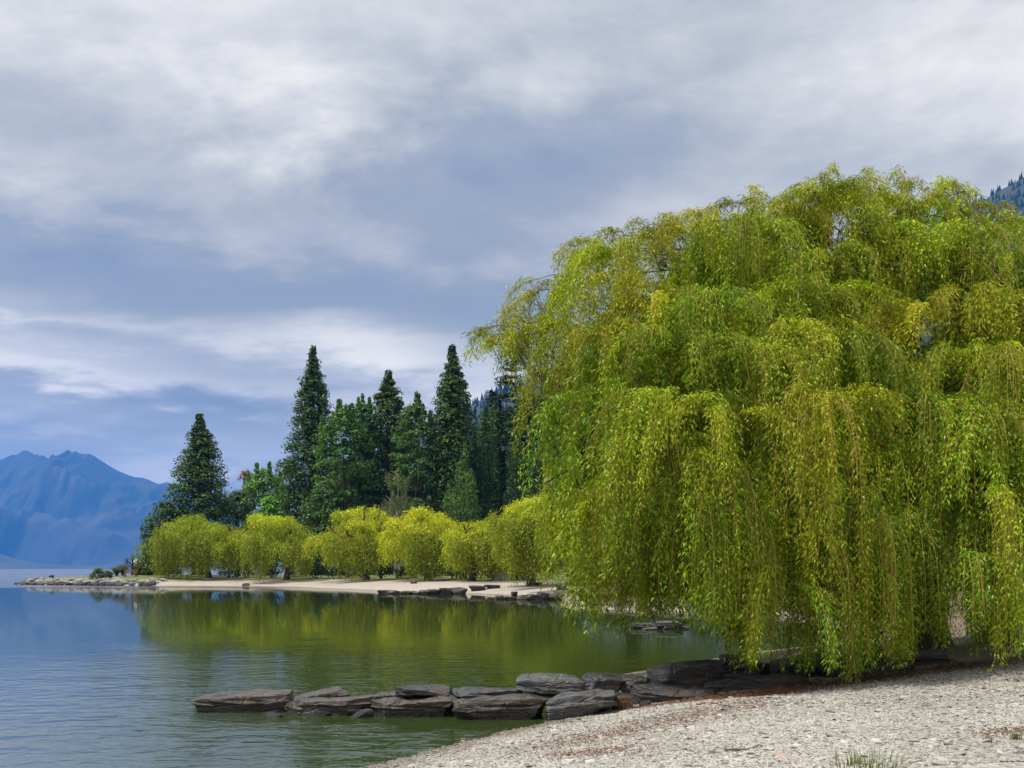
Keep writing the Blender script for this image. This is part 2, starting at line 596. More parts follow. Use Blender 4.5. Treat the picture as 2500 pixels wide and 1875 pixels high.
def water_mat():
    m, t, out = new_mat('lake_water')
    co = t.n('ShaderNodeTexCoord').outputs['Object']
    sp = t.n('ShaderNodeSeparateXYZ'); t.link(co, sp.inputs[0])
    Y = sp.outputs[1]
    X = sp.outputs[0]
    wig = t.math('MULTIPLY', t.math('SUBTRACT', t.noise(co, 0.09, 3), 0.5), 26.0)
    Yw = t.math('ADD', Y, wig)
    nearb = t.maprange(Yw, 19, 36, 1.0, 0.0)
    farb = t.maprange(t.math('ADD', Y, t.math('MULTIPLY', wig, 0.5)), 108, 124, 0.0, 1.0)
    # sheltered water close under the willow stays smoother
    lee = t.maprange(t.math('SUBTRACT', X, t.math('MULTIPLY', wig, 0.12)), -3.5, 1.5, 1.0, 0.25)
    nearb = t.math('MULTIPLY', nearb, lee)
    mp = t.n('ShaderNodeMapping'); mp.inputs['Scale'].default_value = (0.62, 1.0, 1.0)
    mp.inputs['Rotation'].default_value = (0, 0, math.radians(-12))
    t.link(co, mp.inputs[0])
    n1 = t.noise(mp.outputs[0], 3.4, 3, 0.5, 0.25)
    n2 = t.noise(mp.outputs[0], 0.9, 3, 0.5, 0.1)
    n3 = t.noise(mp.outputs[0], 9.0, 2, 0.5)
    h = t.math('ADD', t.math('MULTIPLY', n1, 0.020), t.math('MULTIPLY', n2, 0.026))
    h = t.math('ADD', h, t.math('MULTIPLY', n3, 0.003))
    amp = t.math('ADD', t.math('MULTIPLY', nearb, 1.35), 0.035)
    h = t.math('MULTIPLY', h, amp)
    b = t.n('ShaderNodeBump')
    b.inputs['Strength'].default_value = 1.0
    b.inputs['Distance'].default_value = 1.0
    t.link(h, b.inputs['Height'])
    gl = t.n('ShaderNodeBsdfGlossy')
    rgh = t.math('ADD', 0.028, t.math('MULTIPLY', farb, 0.13))
    t.link(t.math('SUBTRACT', rgh, t.math('MULTIPLY', nearb, 0.02)), gl.inputs['Roughness'])
    t.link(b.outputs[0], gl.inputs['Normal'])
    fr = t.n('ShaderNodeFresnel'); fr.inputs['IOR'].default_value = 1.333
    t.link(b.outputs[0], fr.inputs['Normal'])
    body = t.n('ShaderNodeBsdfDiffuse')
    # clear green water in the shallow bay, blue outside it, paled to stand in for silvery sky reflection
    open_ = t.maprange(t.math('ADD', X, t.math('ADD', t.math('MULTIPLY', Y, 0.35), t.math('MULTIPLY', wig, 0.15))), -3.0, 2.5, 1.0, 0.0)
    t.link(t.mix(open_, (0.034, 0.056, 0.014), (0.13, 0.178, 0.225)), body.inputs[0])
    tr = t.n('ShaderNodeBsdfTransparent'); tr.inputs[0].default_value = (0.62, 0.72, 0.50, 1)
    ms = t.n('ShaderNodeMixShader'); ms.inputs[0].default_value = 0.22
    t.link(body.outputs[0], ms.inputs[1]); t.link(tr.outputs[0], ms.inputs[2])
    mf = t.n('ShaderNodeMixShader')
    t.link(fr.outputs[0], mf.inputs[0]); t.link(ms.outputs[0], mf.inputs[1]); t.link(gl.outputs[0], mf.inputs[2])
    t.link(mf.outputs[0], out.inputs[0])
    return m


M['water'] = water_mat()
wo = mesh_obj('lake_water', mesh_np('lake_water', [(-12400, -385, 0), (12400, -385, 0), (12400, 10250, 0), (-12400, 10250, 0)],
                                    np.array([[0, 1, 2, 3]]), M['water']))
tag(wo, kind='structure')

# ------------------------------------------------------------------ mountain over the lake, wooded hill behind the park
RIDGE = [(-2100, 1230), (-1600, 1150), (-1000, 1190), (-420, 1100), (-160, 1150), (0, 1123), (29, 1110), (40, 1111), (53, 1102), (63, 1099), (77, 1105), (85, 1111), (91, 1108), (95, 1113),
         (105, 1111), (116, 1119), (125, 1117), (140, 1120), (152, 1113), (160, 1101), (166, 1097), (175, 1105), (184, 1101),
         (194, 1107), (210, 1109), (216, 1107), (230, 1113), (243, 1122), (268, 1138), (288, 1149), (308, 1158), (328, 1165),
         (346, 1166), (363, 1171), (377, 1178), (388, 1182), (397, 1180), (405, 1177), (415, 1179), (470, 1210), (620, 1240),
         (800, 1300), (1100, 1340), (1500, 1383)]


def massif(name, ridge, D0, Dbase, Dback, mat, nx=200, ny=46, rough=0.15, seed=3, narrow=0.0):
    rp = np.array(ridge, float)
    px = np.linspace(rp[0, 0], rp[-1, 0], nx)
    # denser where the photograph looks
    px = np.sort(np.concatenate([px, np.linspace(-60, 470, 200)])) if D0 > 8000 else px
    py = np.interp(px, rp[:, 0], rp[:, 1])
    X = (px - 1250) / FPX * D0
    H = CAM_H + (HOR - py) / FPX * D0
    tt = np.concatenate([np.linspace(0, 1, ny), 1 + np.linspace(0, 1, 16)[1:]])
    V = []
    for t_ in tt:
        if t_ <= 1:
            Y = Dbase + (D0 - Dbase) * t_
            prof = t_ ** 1.25
        else:
            Y = D0 + (Dback - D0) * (t_ - 1)
            prof = 1 - (t_ - 1) ** 0.9
        k_ = D0 / 3000.0
        q = np.c_[X / (230.0 * k_), np.full(len(X), Y / (380.0 * k_)), np.zeros(len(X))]
        ridged = 1 - np.abs(fbm(q, 5, seed)) * 2
        z = H * prof
        damp = min(1, 4 * (1 - t_)) if t_ <= 1 else min(1, 3 * (t_ - 1))
        z = z + (ridged - 0.75) * H * rough * 4 * damp * min(1, t_ * 2.5)
        # stay below the sight line to the ridge so the skyline stays the ridge's own
        cap = CAM_H + (H - CAM_H) * (Y / D0) * (0.985 if t_ < 1 else 1.0)
        z = np.minimum(z, cap) if t_ < 1 else z
        if t_ == 0:
            z = z * 0 - 3
        V.append(np.c_[X * min(1.0, Y / D0) ** narrow, np.full(len(X), Y), z])
    V = np.concatenate(V)
    n = len(px)
    ii, jj = np.meshgrid(np.arange(n - 1), np.arange(len(tt) - 1))
    i0 = (jj * n + ii).ravel()
    me = mesh_np(name, V, np.stack([i0, i0 + 1, i0 + n + 1, i0 + n], 1), mat, smooth=True)
    o = mesh_obj(name, me)
    tag(o, kind='structure')
    return V.reshape(len(tt), n, 3)


def slope_mat(name, a, b, scale):
    m, t, out = new_mat(name)
    p = t.n('ShaderNodeBsdfPrincipled')
    co = t.n('ShaderNodeTexCoord').outputs['Object']
    f = t.noise(co, scale, 8, 0.62)
    t.link(t.ramp(f, [(0.35, a), (0.65, b)]), p.inputs['Base Color'])
    p.inputs['Roughness'].default_value = 0.95
    t.link(p.outputs[0], out.inputs[0])
    return m


M['mountain'] = slope_mat('mountain_slope', (0.010, 0.016, 0.020), (0.06, 0.052, 0.046), 0.0022)
M['hill'] = slope_mat('hill_slope', (0.012, 0.02, 0.012), (0.045, 0.05, 0.035), 0.004)
massif('mountain', RIDGE, 9000, 6300, 10200, M['mountain'])
HILL = [(700, 1330), (860, 1150), (960, 1085), (1050, 1035), (1110, 1010), (1160, 985), (1200, 960), (1400, 880), (1700, 760), (2000, 640), (2250, 545), (2400, 490), (2440, 465), (2470, 450), (2500, 432),
        (2600, 400), (2900, 355), (3600, 340), (5000, 335)]
HV = massif('wooded_hill', HILL, 2400, 1100, 3300, M['hill'], 300, 50, 0.05, 8, 1.0)
LOWSHORE = [(-1600, 1372), (-900, 1362), (-300, 1352), (-120, 1362), (0, 1352), (40, 1366), (70, 1372), (130, 1378), (200, 1380), (330, 1382), (450, 1379), (600, 1383), (900, 1386), (1300, 1387)]
massif('far_shore_hills', LOWSHORE, 5600, 5000, 5900, M['hill'], 300, 14, 0.02, 14, 1.0)


def cone_forest(name, pts, h, label):
    """many tiny far conifers, one mass"""
    n = len(pts)
    sides = 5
    hh = h * (0.55 + 0.9 * rng.random(n))
    rr = hh * (0.16 + 0.08 * rng.random(n))
    a = np.linspace(0, 2 * np.pi, sides, endpoint=False)
    ring = np.stack([np.cos(a), np.sin(a), np.zeros(sides)], 1)
    V = np.zeros((n, sides + 1, 3))
    V[:, :sides] = pts[:, None] + ring[None] * rr[:, None, None] + np.array([0, 0, -1.0])
    V[:, sides] = pts + np.c_[np.zeros(n), np.zeros(n), hh]
    base = np.arange(n)[:, None] * (sides + 1)
    F = np.concatenate([np.stack([base[:, 0] + j, base[:, 0] + (j + 1) % sides, base[:, 0] + sides], 1) for j in range(sides)])
    tint = np.repeat(np.array([0.018, 0.03, 0.02])[None] * (0.6 + 0.8 * rng.random((n, 1))), sides + 1, 0)
    o = mesh_obj(name, mesh_np(name, V.reshape(-1, 3), F, M['needle'], tint=tint))
    tag(o, label, 'forest', kind='stuff')


hk = rng.integers(0, HV.shape[1] - 1, 9000)
ht = np.clip((50 - np.abs(rng.normal(0, 9, 9000))).astype(int), 5, 50)
fr = rng.random((9000, 1))
hp = HV[ht, hk] * (1 - fr) + HV[ht, hk + 1] * fr
cone_forest('hill_forest', hp, 14, 'dark conifers bristling along the ridge of the wooded hill')

# ------------------------------------------------------------------ air over the lake
hz_v = np.array([(x, y, z) for z in (-6, 1130) for y in (-395, 10600) for x in (-12800, 12800)], float)
hz_f = np.array([[0, 2, 3, 1], [4, 5, 7, 6], [0, 1, 5, 4], [2, 6, 7, 3], [0, 4, 6, 2], [1, 3, 7, 5]])
mh = bpy.data.materials.new('haze')
mh.use_nodes = True
th = NT(mh.node_tree)
oh = th.n('ShaderNodeOutputMaterial')
pv = th.n('ShaderNodeVolumePrincipled')
pv.inputs['Color'].default_value = (0.065, 0.335, 0.95, 1)
pv.inputs['Density'].default_value = 0.000085
pv.inputs['Anisotropy'].default_value = 0.0
th.link(pv.outputs[0], oh.inputs['Volume'])
ho = mesh_obj('haze', mesh_np('haze', hz_v, hz_f, mh))
tag(ho, 'blue air haze over the lake and hills', 'haze', kind='stuff')

# ------------------------------------------------------------------ foliage builders
def leaf_tris(P, D, L, W, tint):
    n = len(P)
    D = norm(D)
    S = norm(np.cross(D, rng.normal(size=(n, 3))))
    L = np.broadcast_to(L, n)[:, None]
    W = np.broadcast_to(W, n)[:, None]
    sk = (rng.random((n, 1)) - 0.5) * 0.5
    V = np.stack([P + S * W * 0.5 + D * L * (0.15 + 0.3 * sk), P + D * L, P - S * W * 0.5 + D * L * (0.15 - 0.3 * sk)], 1).reshape(-1, 3)
    return V, np.arange(n * 3).reshape(n, 3), np.repeat(tint, 3, 0)


def leaf_quads(P, D, L, W, tint, N=None):
    """rhombic leaves: base P, direction D, length L, width W"""
    n = len(P)
    D = norm(D)
    if N is None:
        N = rng.normal(size=(n, 3))
    S = norm(np.cross(D, N))
    L = np.broadcast_to(L, n)[:, None]
    W = np.broadcast_to(W, n)[:, None]
    V = np.stack([P, P + D * L * 0.45 + S * W * 0.5, P + D * L, P + D * L * 0.45 - S * W * 0.5], 1).reshape(-1, 3)
    Q = np.arange(n * 4).reshape(n, 4)
    return V, Q, np.repeat(tint, 4, 0)


def puffs(C, R, per, size, tint, flat=0.9, up=0.35, elong=1.5, jit=0.25, dirs=None, shell=0.55):
    """clumps of small leaf faces. C (n,3) centres, R (n,3) radii, tint (n,3)"""
    n = len(C)
    u = norm(rng.normal(size=(n * per, 3)))
    u[:, 2] = np.where(u[:, 2] < -0.35, -u[:, 2], u[:, 2])
    rad = (shell + (1 - shell) * rng.random((n * per, 1)) ** 0.6)
    Cr, Rr = np.repeat(C, per, 0), np.repeat(R, per, 0)
    P = Cr + u * rad * Rr
    Nn = norm(u / np.maximum(Rr / Rr.max(1, keepdims=True), 0.2) + np.array([0, 0, up]) + rng.normal(size=u.shape) * jit * 1.6)
    Dd = norm(np.cross(Nn, rng.normal(size=u.shape)))
    if dirs is not None:
        dr = np.repeat(dirs, per, 0)
        Dd = norm(Dd * 0.5 + dr + rng.normal(size=u.shape) * 0.35)
    sz = size * (0.6 + 0.8 * rng.random(n * per))
    t = np.repeat(tint, per, 0) * (0.84 + 0.32 * rng.random((n * per, 1)))
    return leaf_quads(P - Dd * sz[:, None] * 0.5, Dd, sz, sz / elong, t, Nn)


def strands(S, D, Ln, ds, lps, ll, lw, tint, bend=0.22, spread=0.05, sway=0.10, stem_r=0.0, stem_every=3, twig=0, hang=0.55):
    """hanging willow shoots. S start (n,3), D first direction (n,3), Ln length (n,) -> leaves and stems"""
    n = len(S)
    steps = np.maximum((Ln / ds).astype(int), 2)
    K = int(steps.max())
    p = S.copy()
    d = norm(D)
    down = np.array([0, 0, -1.0])
    phase = rng.random((n, 2)) * 6.28
    LV, LD, LT = [], [], []
    path = [p.copy()]
    for k in range(K):
        act = k < steps
        b = bend * (0.7 + 0.6 * rng.random((n, 1)))
        wob = np.c_[np.sin(phase[:, 0] + k * 0.5), np.cos(phase[:, 1] + k * 0.43), np.zeros(n)] * sway
        d = norm(d * (1 - b) + (down + wob) * b)
        p = p + d * ds * act[:, None]
        path.append(p.copy())
        if k == 0:
            continue
        a = np.where(act)[0]
        if len(a) == 0:
            break
        for j in range(lps):
            az = rng.random(len(a)) * 2 * np.pi
            rad = np.c_[np.cos(az), np.sin(az), rng.normal(0, 0.25, len(a))]
            # shoots are fuller a little way from the tip
            off = rad * spread * rng.random((len(a), 1)) ** 0.6
            LV.append(p[a] + off - d[a] * ds * rng.random((len(a), 1)))
            LD.append(norm(d[a] * 0.45 + down * hang + rad * (0.55 + 0.4 * rng.random((len(a), 1)))))
            LT.append(tint[a] * (0.72 + 0.55 * rng.random((len(a), 1))))
    LV, LD, LT = np.concatenate(LV), np.concatenate(LD), np.concatenate(LT)
    sz = 0.65 + 0.7 * rng.random(len(LV))
    V, Q, T = leaf_tris(LV, LD, ll * sz, lw * sz, LT)
    if twig:
        pth = np.stack(path, 1)
        kk = (rng.random((n, twig)) * np.maximum(steps[:, None] - 1, 1)).astype(int) + 1
        S2 = pth[np.arange(n)[:, None], kk].reshape(-1, 3)
        az = rng.random(n * twig) * 6.28
        D2 = np.c_[np.cos(az), np.sin(az), rng.uniform(-0.5, 0.5, n * twig)]
        V2, Q2, T2, _, _ = strands(S2, D2, rng.uniform(0.18, 0.48, n * twig), ds, 3, ll, lw, np.repeat(tint, twig, 0), 0.35, spread * 0.7, sway)
        V, Q, T = np.concatenate([V, V2]), np.concatenate([Q, Q2 + len(V)]), np.concatenate([T, T2])
    if stem_r <= 0:
        return V, Q, T, None, None
    keep_ = rng.random(n) < (0.6 if n > 20 else 1.1)
    path = [p_[keep_] for p_ in path]
    n = int(keep_.sum())
    pts = np.stack(path[::stem_every], 1)                       # n, m, 3
    m = pts.shape[1]
    rr = stem_r * np.linspace(1, 0.35, m)[None, :, None]
    tri = np.array([[1, 0, 0], [-0.5, 0.87, 0], [-0.5, -0.87, 0]])
    SV = pts[:, :, None] + rr[..., None] * tri[None, None]
    SV = SV.reshape(-1, 3)
    base = (np.arange(n)[:, None] * m + np.arange(m - 1)[None]).ravel()
    live = np.linalg.norm(np.diff(pts, axis=1), axis=2).ravel() > ds * 0.2
    base = base[live] * 3
    SQ = np.concatenate([np.stack([base + j, base + (j + 1) % 3, base + 3 + (j + 1) % 3, base + 3 + j], 1) for j in range(3)])
    return V, Q, T, SV, SQ


def limb_path(a, b, sag=0.0, rise=0.3, n=9, wig=0.06):
    a, b = np.asarray(a, float), np.asarray(b, float)
    t_ = np.linspace(0, 1, n)[:, None]
    L = np.linalg.norm(b - a)
    mid = (a + b) / 2 + np.array([0, 0, rise * L])
    P = (1 - t_) ** 2 * a + 2 * t_ * (1 - t_) * mid + t_ ** 2 * b
    w = rng.normal(size=(n, 3)) * wig * L * 0.3
    w[0] = w[-1] = 0
    return P + w * np.sin(np.pi * t_)


def trunk_mesh(base, top, r0, r1, sides=10, n=9, wig=0.04, flare=1.5):
    t_ = np.linspace(0, 1, n)
    base, top = np.asarray(base, float), np.asarray(top, float)
    P = base + (top - base) * t_[:, None]
    L = np.linalg.norm(top - base)
    P[1:-1] += rng.normal(size=(n - 2, 3)) * np.array([1, 1, 0.2]) * wig * L * 0.25
    r = r0 + (r1 - r0) * t_ ** 0.8
    r = r * (1 + (flare - 1) * np.exp(-t_ * 9))
    return tube(P, r, sides)


def tree_thing(name, base, label, cat, group=None):
    o = empty(name, base)
    tag(o, label, cat, group)
    return o


def part(name, parent, V, F, mats, **kw):
    """a child mesh whose vertices are given in world space"""
    V = np.asarray(V, float) - np.array(parent.location)
    return mesh_obj(name, mesh_np(name, V, F, mats, **kw), parent)


# ------------------------------------------------------------------ the dark conifers and broadleaves of the park
def giant_conifer(px, ytop, D, prof, label, name='giant_sequoia', col=(0.066, 0.125, 0.030), per=36, dens=1.0, group='tall conifers on the point'):
    """prof: list of (pixel row, half width in pixels) from the tip down; clumped branch ends on a cone"""
    top = at(px, ytop, D)
    z0 = gz(top[0], D)
    base = np.array([top[0], D, z0])
    o = tree_thing(name, base, label, 'conifer', group)
    k = D / FPX
    zz = np.array([CAM_H + (HOR - y) * k for y, _ in prof])
    rr = np.array([w * k for _, w in prof])
    H = top[2] - z0
    C, R, dirs = [], [], []
    z = top[2] - 0.1
    zmin = max(z0 + 1.0, zz[-1])
    while z > zmin:
        r = float(np.interp(-z, -zz, rr))
        n = max(3, int(2 * np.pi * r / 0.95 * dens))
        for _ in range(n):
            a = random.random() * 2 * math.pi
            q = r * (0.60 + 0.40 * random.random()) * (1.08 if random.random() < 0.1 else 1.0)
            s = min(0.16 + r * 0.38, 1.35) * (0.75 + 0.5 * random.random())
            C.append((base[0] + q * math.cos(a), base[1] + q * math.sin(a), z - 0.12 * q + random.uniform(-.4, .4)))
            R.append((s * 1.05, s * 1.05, s * 0.62))
        z -= 0.42 + 0.10 * r
    C, R = np.array(C), np.array(R)
    tint = np.array(col)[None] * (0.7 + 0.7 * rng.random((len(C), 1)))
    tint = tint * (1 + 0.25 * np.c_[rng.random(len(C)), rng.random(len(C)) * 0.5, np.zeros(len(C))])
    V, Q, T = puffs(C, R, per, np.repeat(np.clip(R[:, 0] * 0.5, 0.15, 0.36), per), tint, up=0.5)
    # thin inner foliage round the stem
    m = 1500
    zi = zmin + (top[2] - zmin) * rng.random(m) ** 1.2
    ri = np.interp(-zi, -zz, rr) * 0.6 * np.sqrt(rng.random(m))
    ai = rng.random(m) * 6.28
    V2, Q2, T2 = puffs(np.c_[base[0] + ri * np.cos(ai), base[1] + ri * np.sin(ai), zi], np.full((m, 3), 0.5), 3, 0.5, np.repeat(np.array(col)[None] * 0.8, m, 0))
    part('crown', o, np.concatenate([V, V2]), np.concatenate([Q, Q2 + len(V)]), M['needle'], tint=np.concatenate([T, T2]))
    tv, tf = trunk_mesh(base - np.array([0, 0, 0.3]), top - np.array([0, 0, 0.5]), 0.035 * H, 0.03, 10, 12, 0.004, 1.6)
    part('trunk', o, tv, tf, M['redbark'], smooth=True)
    return o


giant_conifer(487, 1016, 152, [(1016, 3), (1040, 14), (1080, 30), (1130, 47), (1180, 62), (1230, 76), (1290, 86), (1370, 86)],
              'broad dark green conifer pyramid nearest the mountain', col=(0.072, 0.130, 0.034))
giant_conifer(764, 849, 160, [(849, 3), (880, 12), (930, 26), (985, 36), (1010, 46), (1060, 52), (1110, 66), (1200, 80), (1300, 86), (1370, 84)],
              'tall slender dark conifer with a narrow spire left of the broadleaf trees')
giant_conifer(948, 908, 158, [(908, 3), (935, 15), (980, 32), (1020, 44), (1060, 74), (1120, 92), (1200, 104), (1300, 106), (1370, 100)],
              'bushy dark conifer with a short pointed top between the two tallest spires', col=(0.078, 0.128, 0.028), per=40)
giant_conifer(1104, 847, 150, [(847, 3), (880, 13), (940, 30), (1000, 41), (1060, 50), (1140, 56), (1230, 60), (1370, 62)],
              'tall even cone shaped conifer beside the bright green poplar', col=(0.072, 0.132, 0.032), dens=1.25, per=40)


def broadleaf(px, ytop, D, wpx, label, col, name='broadleaf_tree', n=150, per=44, spires=0, size=0.44, ybot=None, group='broadleaf trees in the park', psize=1.0, trunkmat='bark'):
    top = at(px, ytop, D)
    z0 = gz(top[0], D)
    base = np.array([top[0], D, z0])
    H = top[2] - z0
    rx = wpx / FPX * D / 2
    zb = z0 + H * 0.18 if ybot is None else CAM_H + (HOR - ybot) / FPX * D
    o = tree_thing(name, base, label, 'tree', group)
    u = rng.random(n)
    hz = zb + (top[2] - zb) * u
    prof = np.sqrt(np.clip(1 - np.clip((u - 0.35) / 0.65, 0, 1) ** 2.2, 0, 1)) * (0.72 + 0.28 * np.clip(u / 0.35, 0, 1))
    a = rng.random(n) * 6.28
    q = rx * prof * (0.5 + 0.5 * np.sqrt(rng.random(n)))
    C = np.c_[base[0] + q * np.cos(a), base[1] + q * np.sin(a), hz - 0.5]
    s = psize * (0.75 + 0.12 * rx) * (0.7 + 0.6 * rng.random((n, 1)))
    R = s * np.array([[1.0, 1.0, 0.75]])
    if spires:
        k = spires
        aa = rng.random(k) * 6.28
        qq = rx * 0.75 * np.sqrt(rng.random(k))
        zt = top[2] - (qq / rx) ** 2 * H * 0.25
        for j in range(5):
            C = np.concatenate([C, np.c_[base[0] + qq * np.cos(aa), base[1] + qq * np.sin(aa), zt + 1.2 - j * 0.8]])
            R = np.concatenate([R, np.repeat(np.array([[0.25 + 0.13 * j, 0.25 + 0.13 * j, 0.6]]), k, 0)])
    tint = np.array([3.0, 2.8, 1.8]) * np.array(col)[None] * (0.65 + 0.75 * rng.random((len(C), 1)))
    V, Q, T = puffs(C, R, per, size, tint, up=0.4)
    part('crown', o, V, Q, M['leaf'], tint=T)
    tv, tf = trunk_mesh(base - np.array([0, 0, 0.3]), base + np.array([0, 0, H * 0.75]), 0.022 * H + 0.1, 0.08, 9, 8, 0.03)
    parts = [(tv, tf)]
    for i in range(7):
        j = random.randrange(n)
        parts.append(tube(limb_path(base + np.array([0, 0, H * random.uniform(.25, .5)]), C[j], rise=0.12), np.linspace(0.16, 0.04, 9), 6))
    v, f = join(parts)
    part('trunk', o, v, f, M[trunkmat], smooth=True)
    return o


DK = (0.020, 0.044, 0.018)
broadleaf(400, 1225, 150, 95, 'dark spreading tree low at the left edge of the park', (0.020, 0.042, 0.022), n=110, ybot=1395, group='dark trees at the water side')
broadleaf(372, 1318, 146, 46, 'small dark tree leaning out at the far left edge of the trees', (0.020, 0.042, 0.020), n=60, ybot=1395, group='dark trees at the water side')
broadleaf(648, 1150, 168, 130, 'mid green rounded tree between the two leftmost conifers', (0.040, 0.085, 0.025), n=130, spires=8)
broadleaf(600, 1150, 172, 40, 'maroon leaved tree peeping out behind the green crowns', (0.055, 0.025, 0.022), n=50)
broadleaf(580, 1200, 158, 90, 'blackish green tree right of the broad conifer', (0.020, 0.042, 0.022), n=90)
broadleaf(660, 1215, 150, 80, 'fresh bright green low tree behind the yellow willows', (0.045, 0.115, 0.018), n=80)
broadleaf(838, 1000, 150, 150, 'deep green tree with upright shoots right of the slender spire', (0.028, 0.066, 0.022), n=190, spires=12)
broadleaf(885, 985, 153, 100, 'deep green leafy tree just behind the short pointed conifer', (0.028, 0.064, 0.022), n=120, spires=9)
broadleaf(1018, 985, 150, 120, 'leafy green tree with ragged shoots left of the even cone', (0.026, 0.060, 0.022), n=150, spires=9)
broadleaf(800, 1190, 148, 150, 'dark understorey tree below the slender spire', DK, n=110)
broadleaf(1000, 1215, 146, 130, 'dark understorey tree behind the pale birch', DK, n=90)
broadleaf(1210, 1000, 156, 130, 'dense dark tree between the narrow poplar and the layered cedar', (0.020, 0.044, 0.019), n=170, spires=8)
broadleaf(1300, 965, 154, 160, 'dense dark tree beside the upper hanging willow', (0.020, 0.044, 0.019), n=180, spires=8)
broadleaf(1060, 1250, 138, 70, 'bright green shrubby tree at the foot of the poplar', (0.050, 0.115, 0.018), n=50, size=0.3)


for (px_, yt_, w_, lab_) in [(705, 1130, 130, 'dark tree at the back just left of the slender spire'), (800, 1060, 150, 'dark tree at the back just right of the slender spire'),
                             (905, 1045, 150, 'dark tree at the back left of the short pointed conifer'), (990, 1045, 140, 'dark tree at the back right of the short pointed conifer'),
                             (1062, 1050, 120, 'dark tree at the back left of the even cone'), (1180, 1050, 150, 'dark tree at the back behind the narrow dark poplar'), (1250, 1010, 170, 'dark tree at the back below the layered cedar'), (1320, 960, 190, 'dark tall tree at the back beside the hanging willow')]:
    broadleaf(px_, yt_, 178, w_, lab_, (0.020, 0.042, 0.018), n=100, per=34, size=0.5, group='dark trees at the back of the park')


def poplar(px, ytop, D, wpx, label, col, ybot=1380, n=150, name='poplar_tree', lean=0.0):
    top = at(px, ytop, D)
    z0 = gz(top[0], D)
    base = np.array([top[0], D, z0])
    o = tree_thing(name, base, label, 'tree', 'poplars beside the tall conifers')
    rx = wpx / FPX * D / 2
    zb = z0 + 1.0
    H = top[2] - zb
    nf = max(6, int(rx * 5))
    C, R = [], []
    for f in range(nf):                      # upright flames of foliage
        a = random.random() * 6.28
        q = rx * 0.68 * math.sqrt(random.random())
        ht = H * (1 - 0.42 * (q / rx) - 0.12 * random.random()) if f else H
        if f == 0:
            q = 0
        m = int(ht / 0.75)
        for j in range(m):
            tt = j / m
            w = (0.40 + 0.36 * rx) * math.sin(math.pi * min(1, (tt * 0.82 + 0.18))) ** 0.8 + 0.12
            C.append((base[0] + q * math.cos(a) * (0.6 + 0.4 * tt) + random.uniform(-.3, .3) * w, base[1] + q * math.sin(a) * (0.6 + 0.4 * tt) + random.uniform(-.3, .3) * w, zb + ht * tt))
            R.append((w, w, 0.8))
    C, R = np.array(C), np.array(R)
    tint = 2.0 * np.array(col)[None] * (0.65 + 0.7 * rng.random((len(C), 1)))
    up = np.tile(np.array([[0, 0, 1.0]]), (len(C), 1))
    V, Q, T = puffs(C, R, 30, 0.34, tint, up=0.2, dirs=up, elong=1.9)
    part('crown', o, V, Q, M['leaf'], tint=T)
    tv, tf = trunk_mesh(base - np.array([0, 0, 0.3]), base + np.array([0, 0, H * 0.9]), 0.35, 0.05, 8, 8, 0.01)
    part('trunk', o, tv, tf, M['bark'], smooth=True)


poplar(1133, 1080, 136, 92, 'bright green poplar flame in front of the dark poplars', (0.050, 0.098, 0.022))
poplar(1095, 1180, 133, 45, 'short green poplar hugging the foot of the bright poplar', (0.045, 0.092, 0.022))
poplar(1160, 992, 150, 46, 'narrow dark poplar next to the even cone conifer', (0.020, 0.050, 0.018))
poplar(1203, 990, 148, 62, 'dark poplar in the middle of the dark poplar row', (0.020, 0.048, 0.018))
poplar(1260, 1000, 146, 84, 'dark wide poplar below the cedar', (0.020, 0.046, 0.020))
poplar(1320, 1010, 142, 80, 'dark poplar half hidden by the hanging willow', (0.020, 0.046, 0.020))
poplar(1395, 1020, 142, 90, 'dark poplar hidden behind the yellow green willow', (0.020, 0.046, 0.020))


def cedar(px, ytop, D, wpx, label):
    top = at(px, ytop, D)
    z0 = gz(top[0], D)
    base = np.array([top[0], D, z0])
    o = tree_thing('cedar_tree', base, label, 'conifer')
    H = top[2] - z0
    rx = wpx / FPX * D / 2
    C, R, dr, wood = [], [], [], []
    z = top[2] - 0.6
    while z > z0 + 3:
        fr = (top[2] - z) / H
        r = rx * min(1, 0.16 + 1.9 * fr)
        for _ in range(5):
            a = random.random() * 6.28
            L = r * random.uniform(0.6, 1.08)
            tip = np.array([base[0] + L * math.cos(a), base[1] + L * math.sin(a), z - 0.10 * L + random.uniform(-.3, .3)])
            wood.append(tube(limb_path((base[0], base[1], z), tip, rise=0.06, n=5), np.linspace(0.1, 0.03, 5), 4))
            m = max(2, int(L / 0.7))
            for j in range(1, m + 1):
                t_ = j / m
                p = np.array([base[0], base[1], z]) * (1 - t_) + tip * t_
                C.append(p + np.array([random.uniform(-.3, .3), random.uniform(-.3, .3), 0.15 * math.sin(t_ * 3) + 0.1]))
                R.append((0.85, 0.85, 0.32))
                dr.append((math.cos(a), math.sin(a), -0.15))
        z -= 0.95
    C, R, dr = np.array(C), np.array(R), np.array(dr)
    tint = np.array((0.036, 0.072, 0.042))[None] * (0.7 + 0.6 * rng.random((len(C), 1)))
    V, Q, T = puffs(C, R, 22, 0.40, tint, up=1.0, dirs=dr, elong=1.8)
    part('crown', o, V, Q, M['needle'], tint=T)
    wood.append(trunk_mesh(base - np.array([0, 0, 0.3]), top - np.array([0, 0, 0.2]), 0.5, 0.04, 9, 9, 0.004))
    v, f = join(wood)
    part('trunk', o, v, f, M['redbark'], smooth=True)


cedar(1258, 852, 156, 180, 'dark layered cedar with drooping tiers behind the hanging willow')
cedar(1203, 955, 162, 100, 'small pointed conifer just left of the layered cedar')
cedar(1345, 915, 160, 180, 'dark cedar mostly hidden behind the hanging willow curtain')


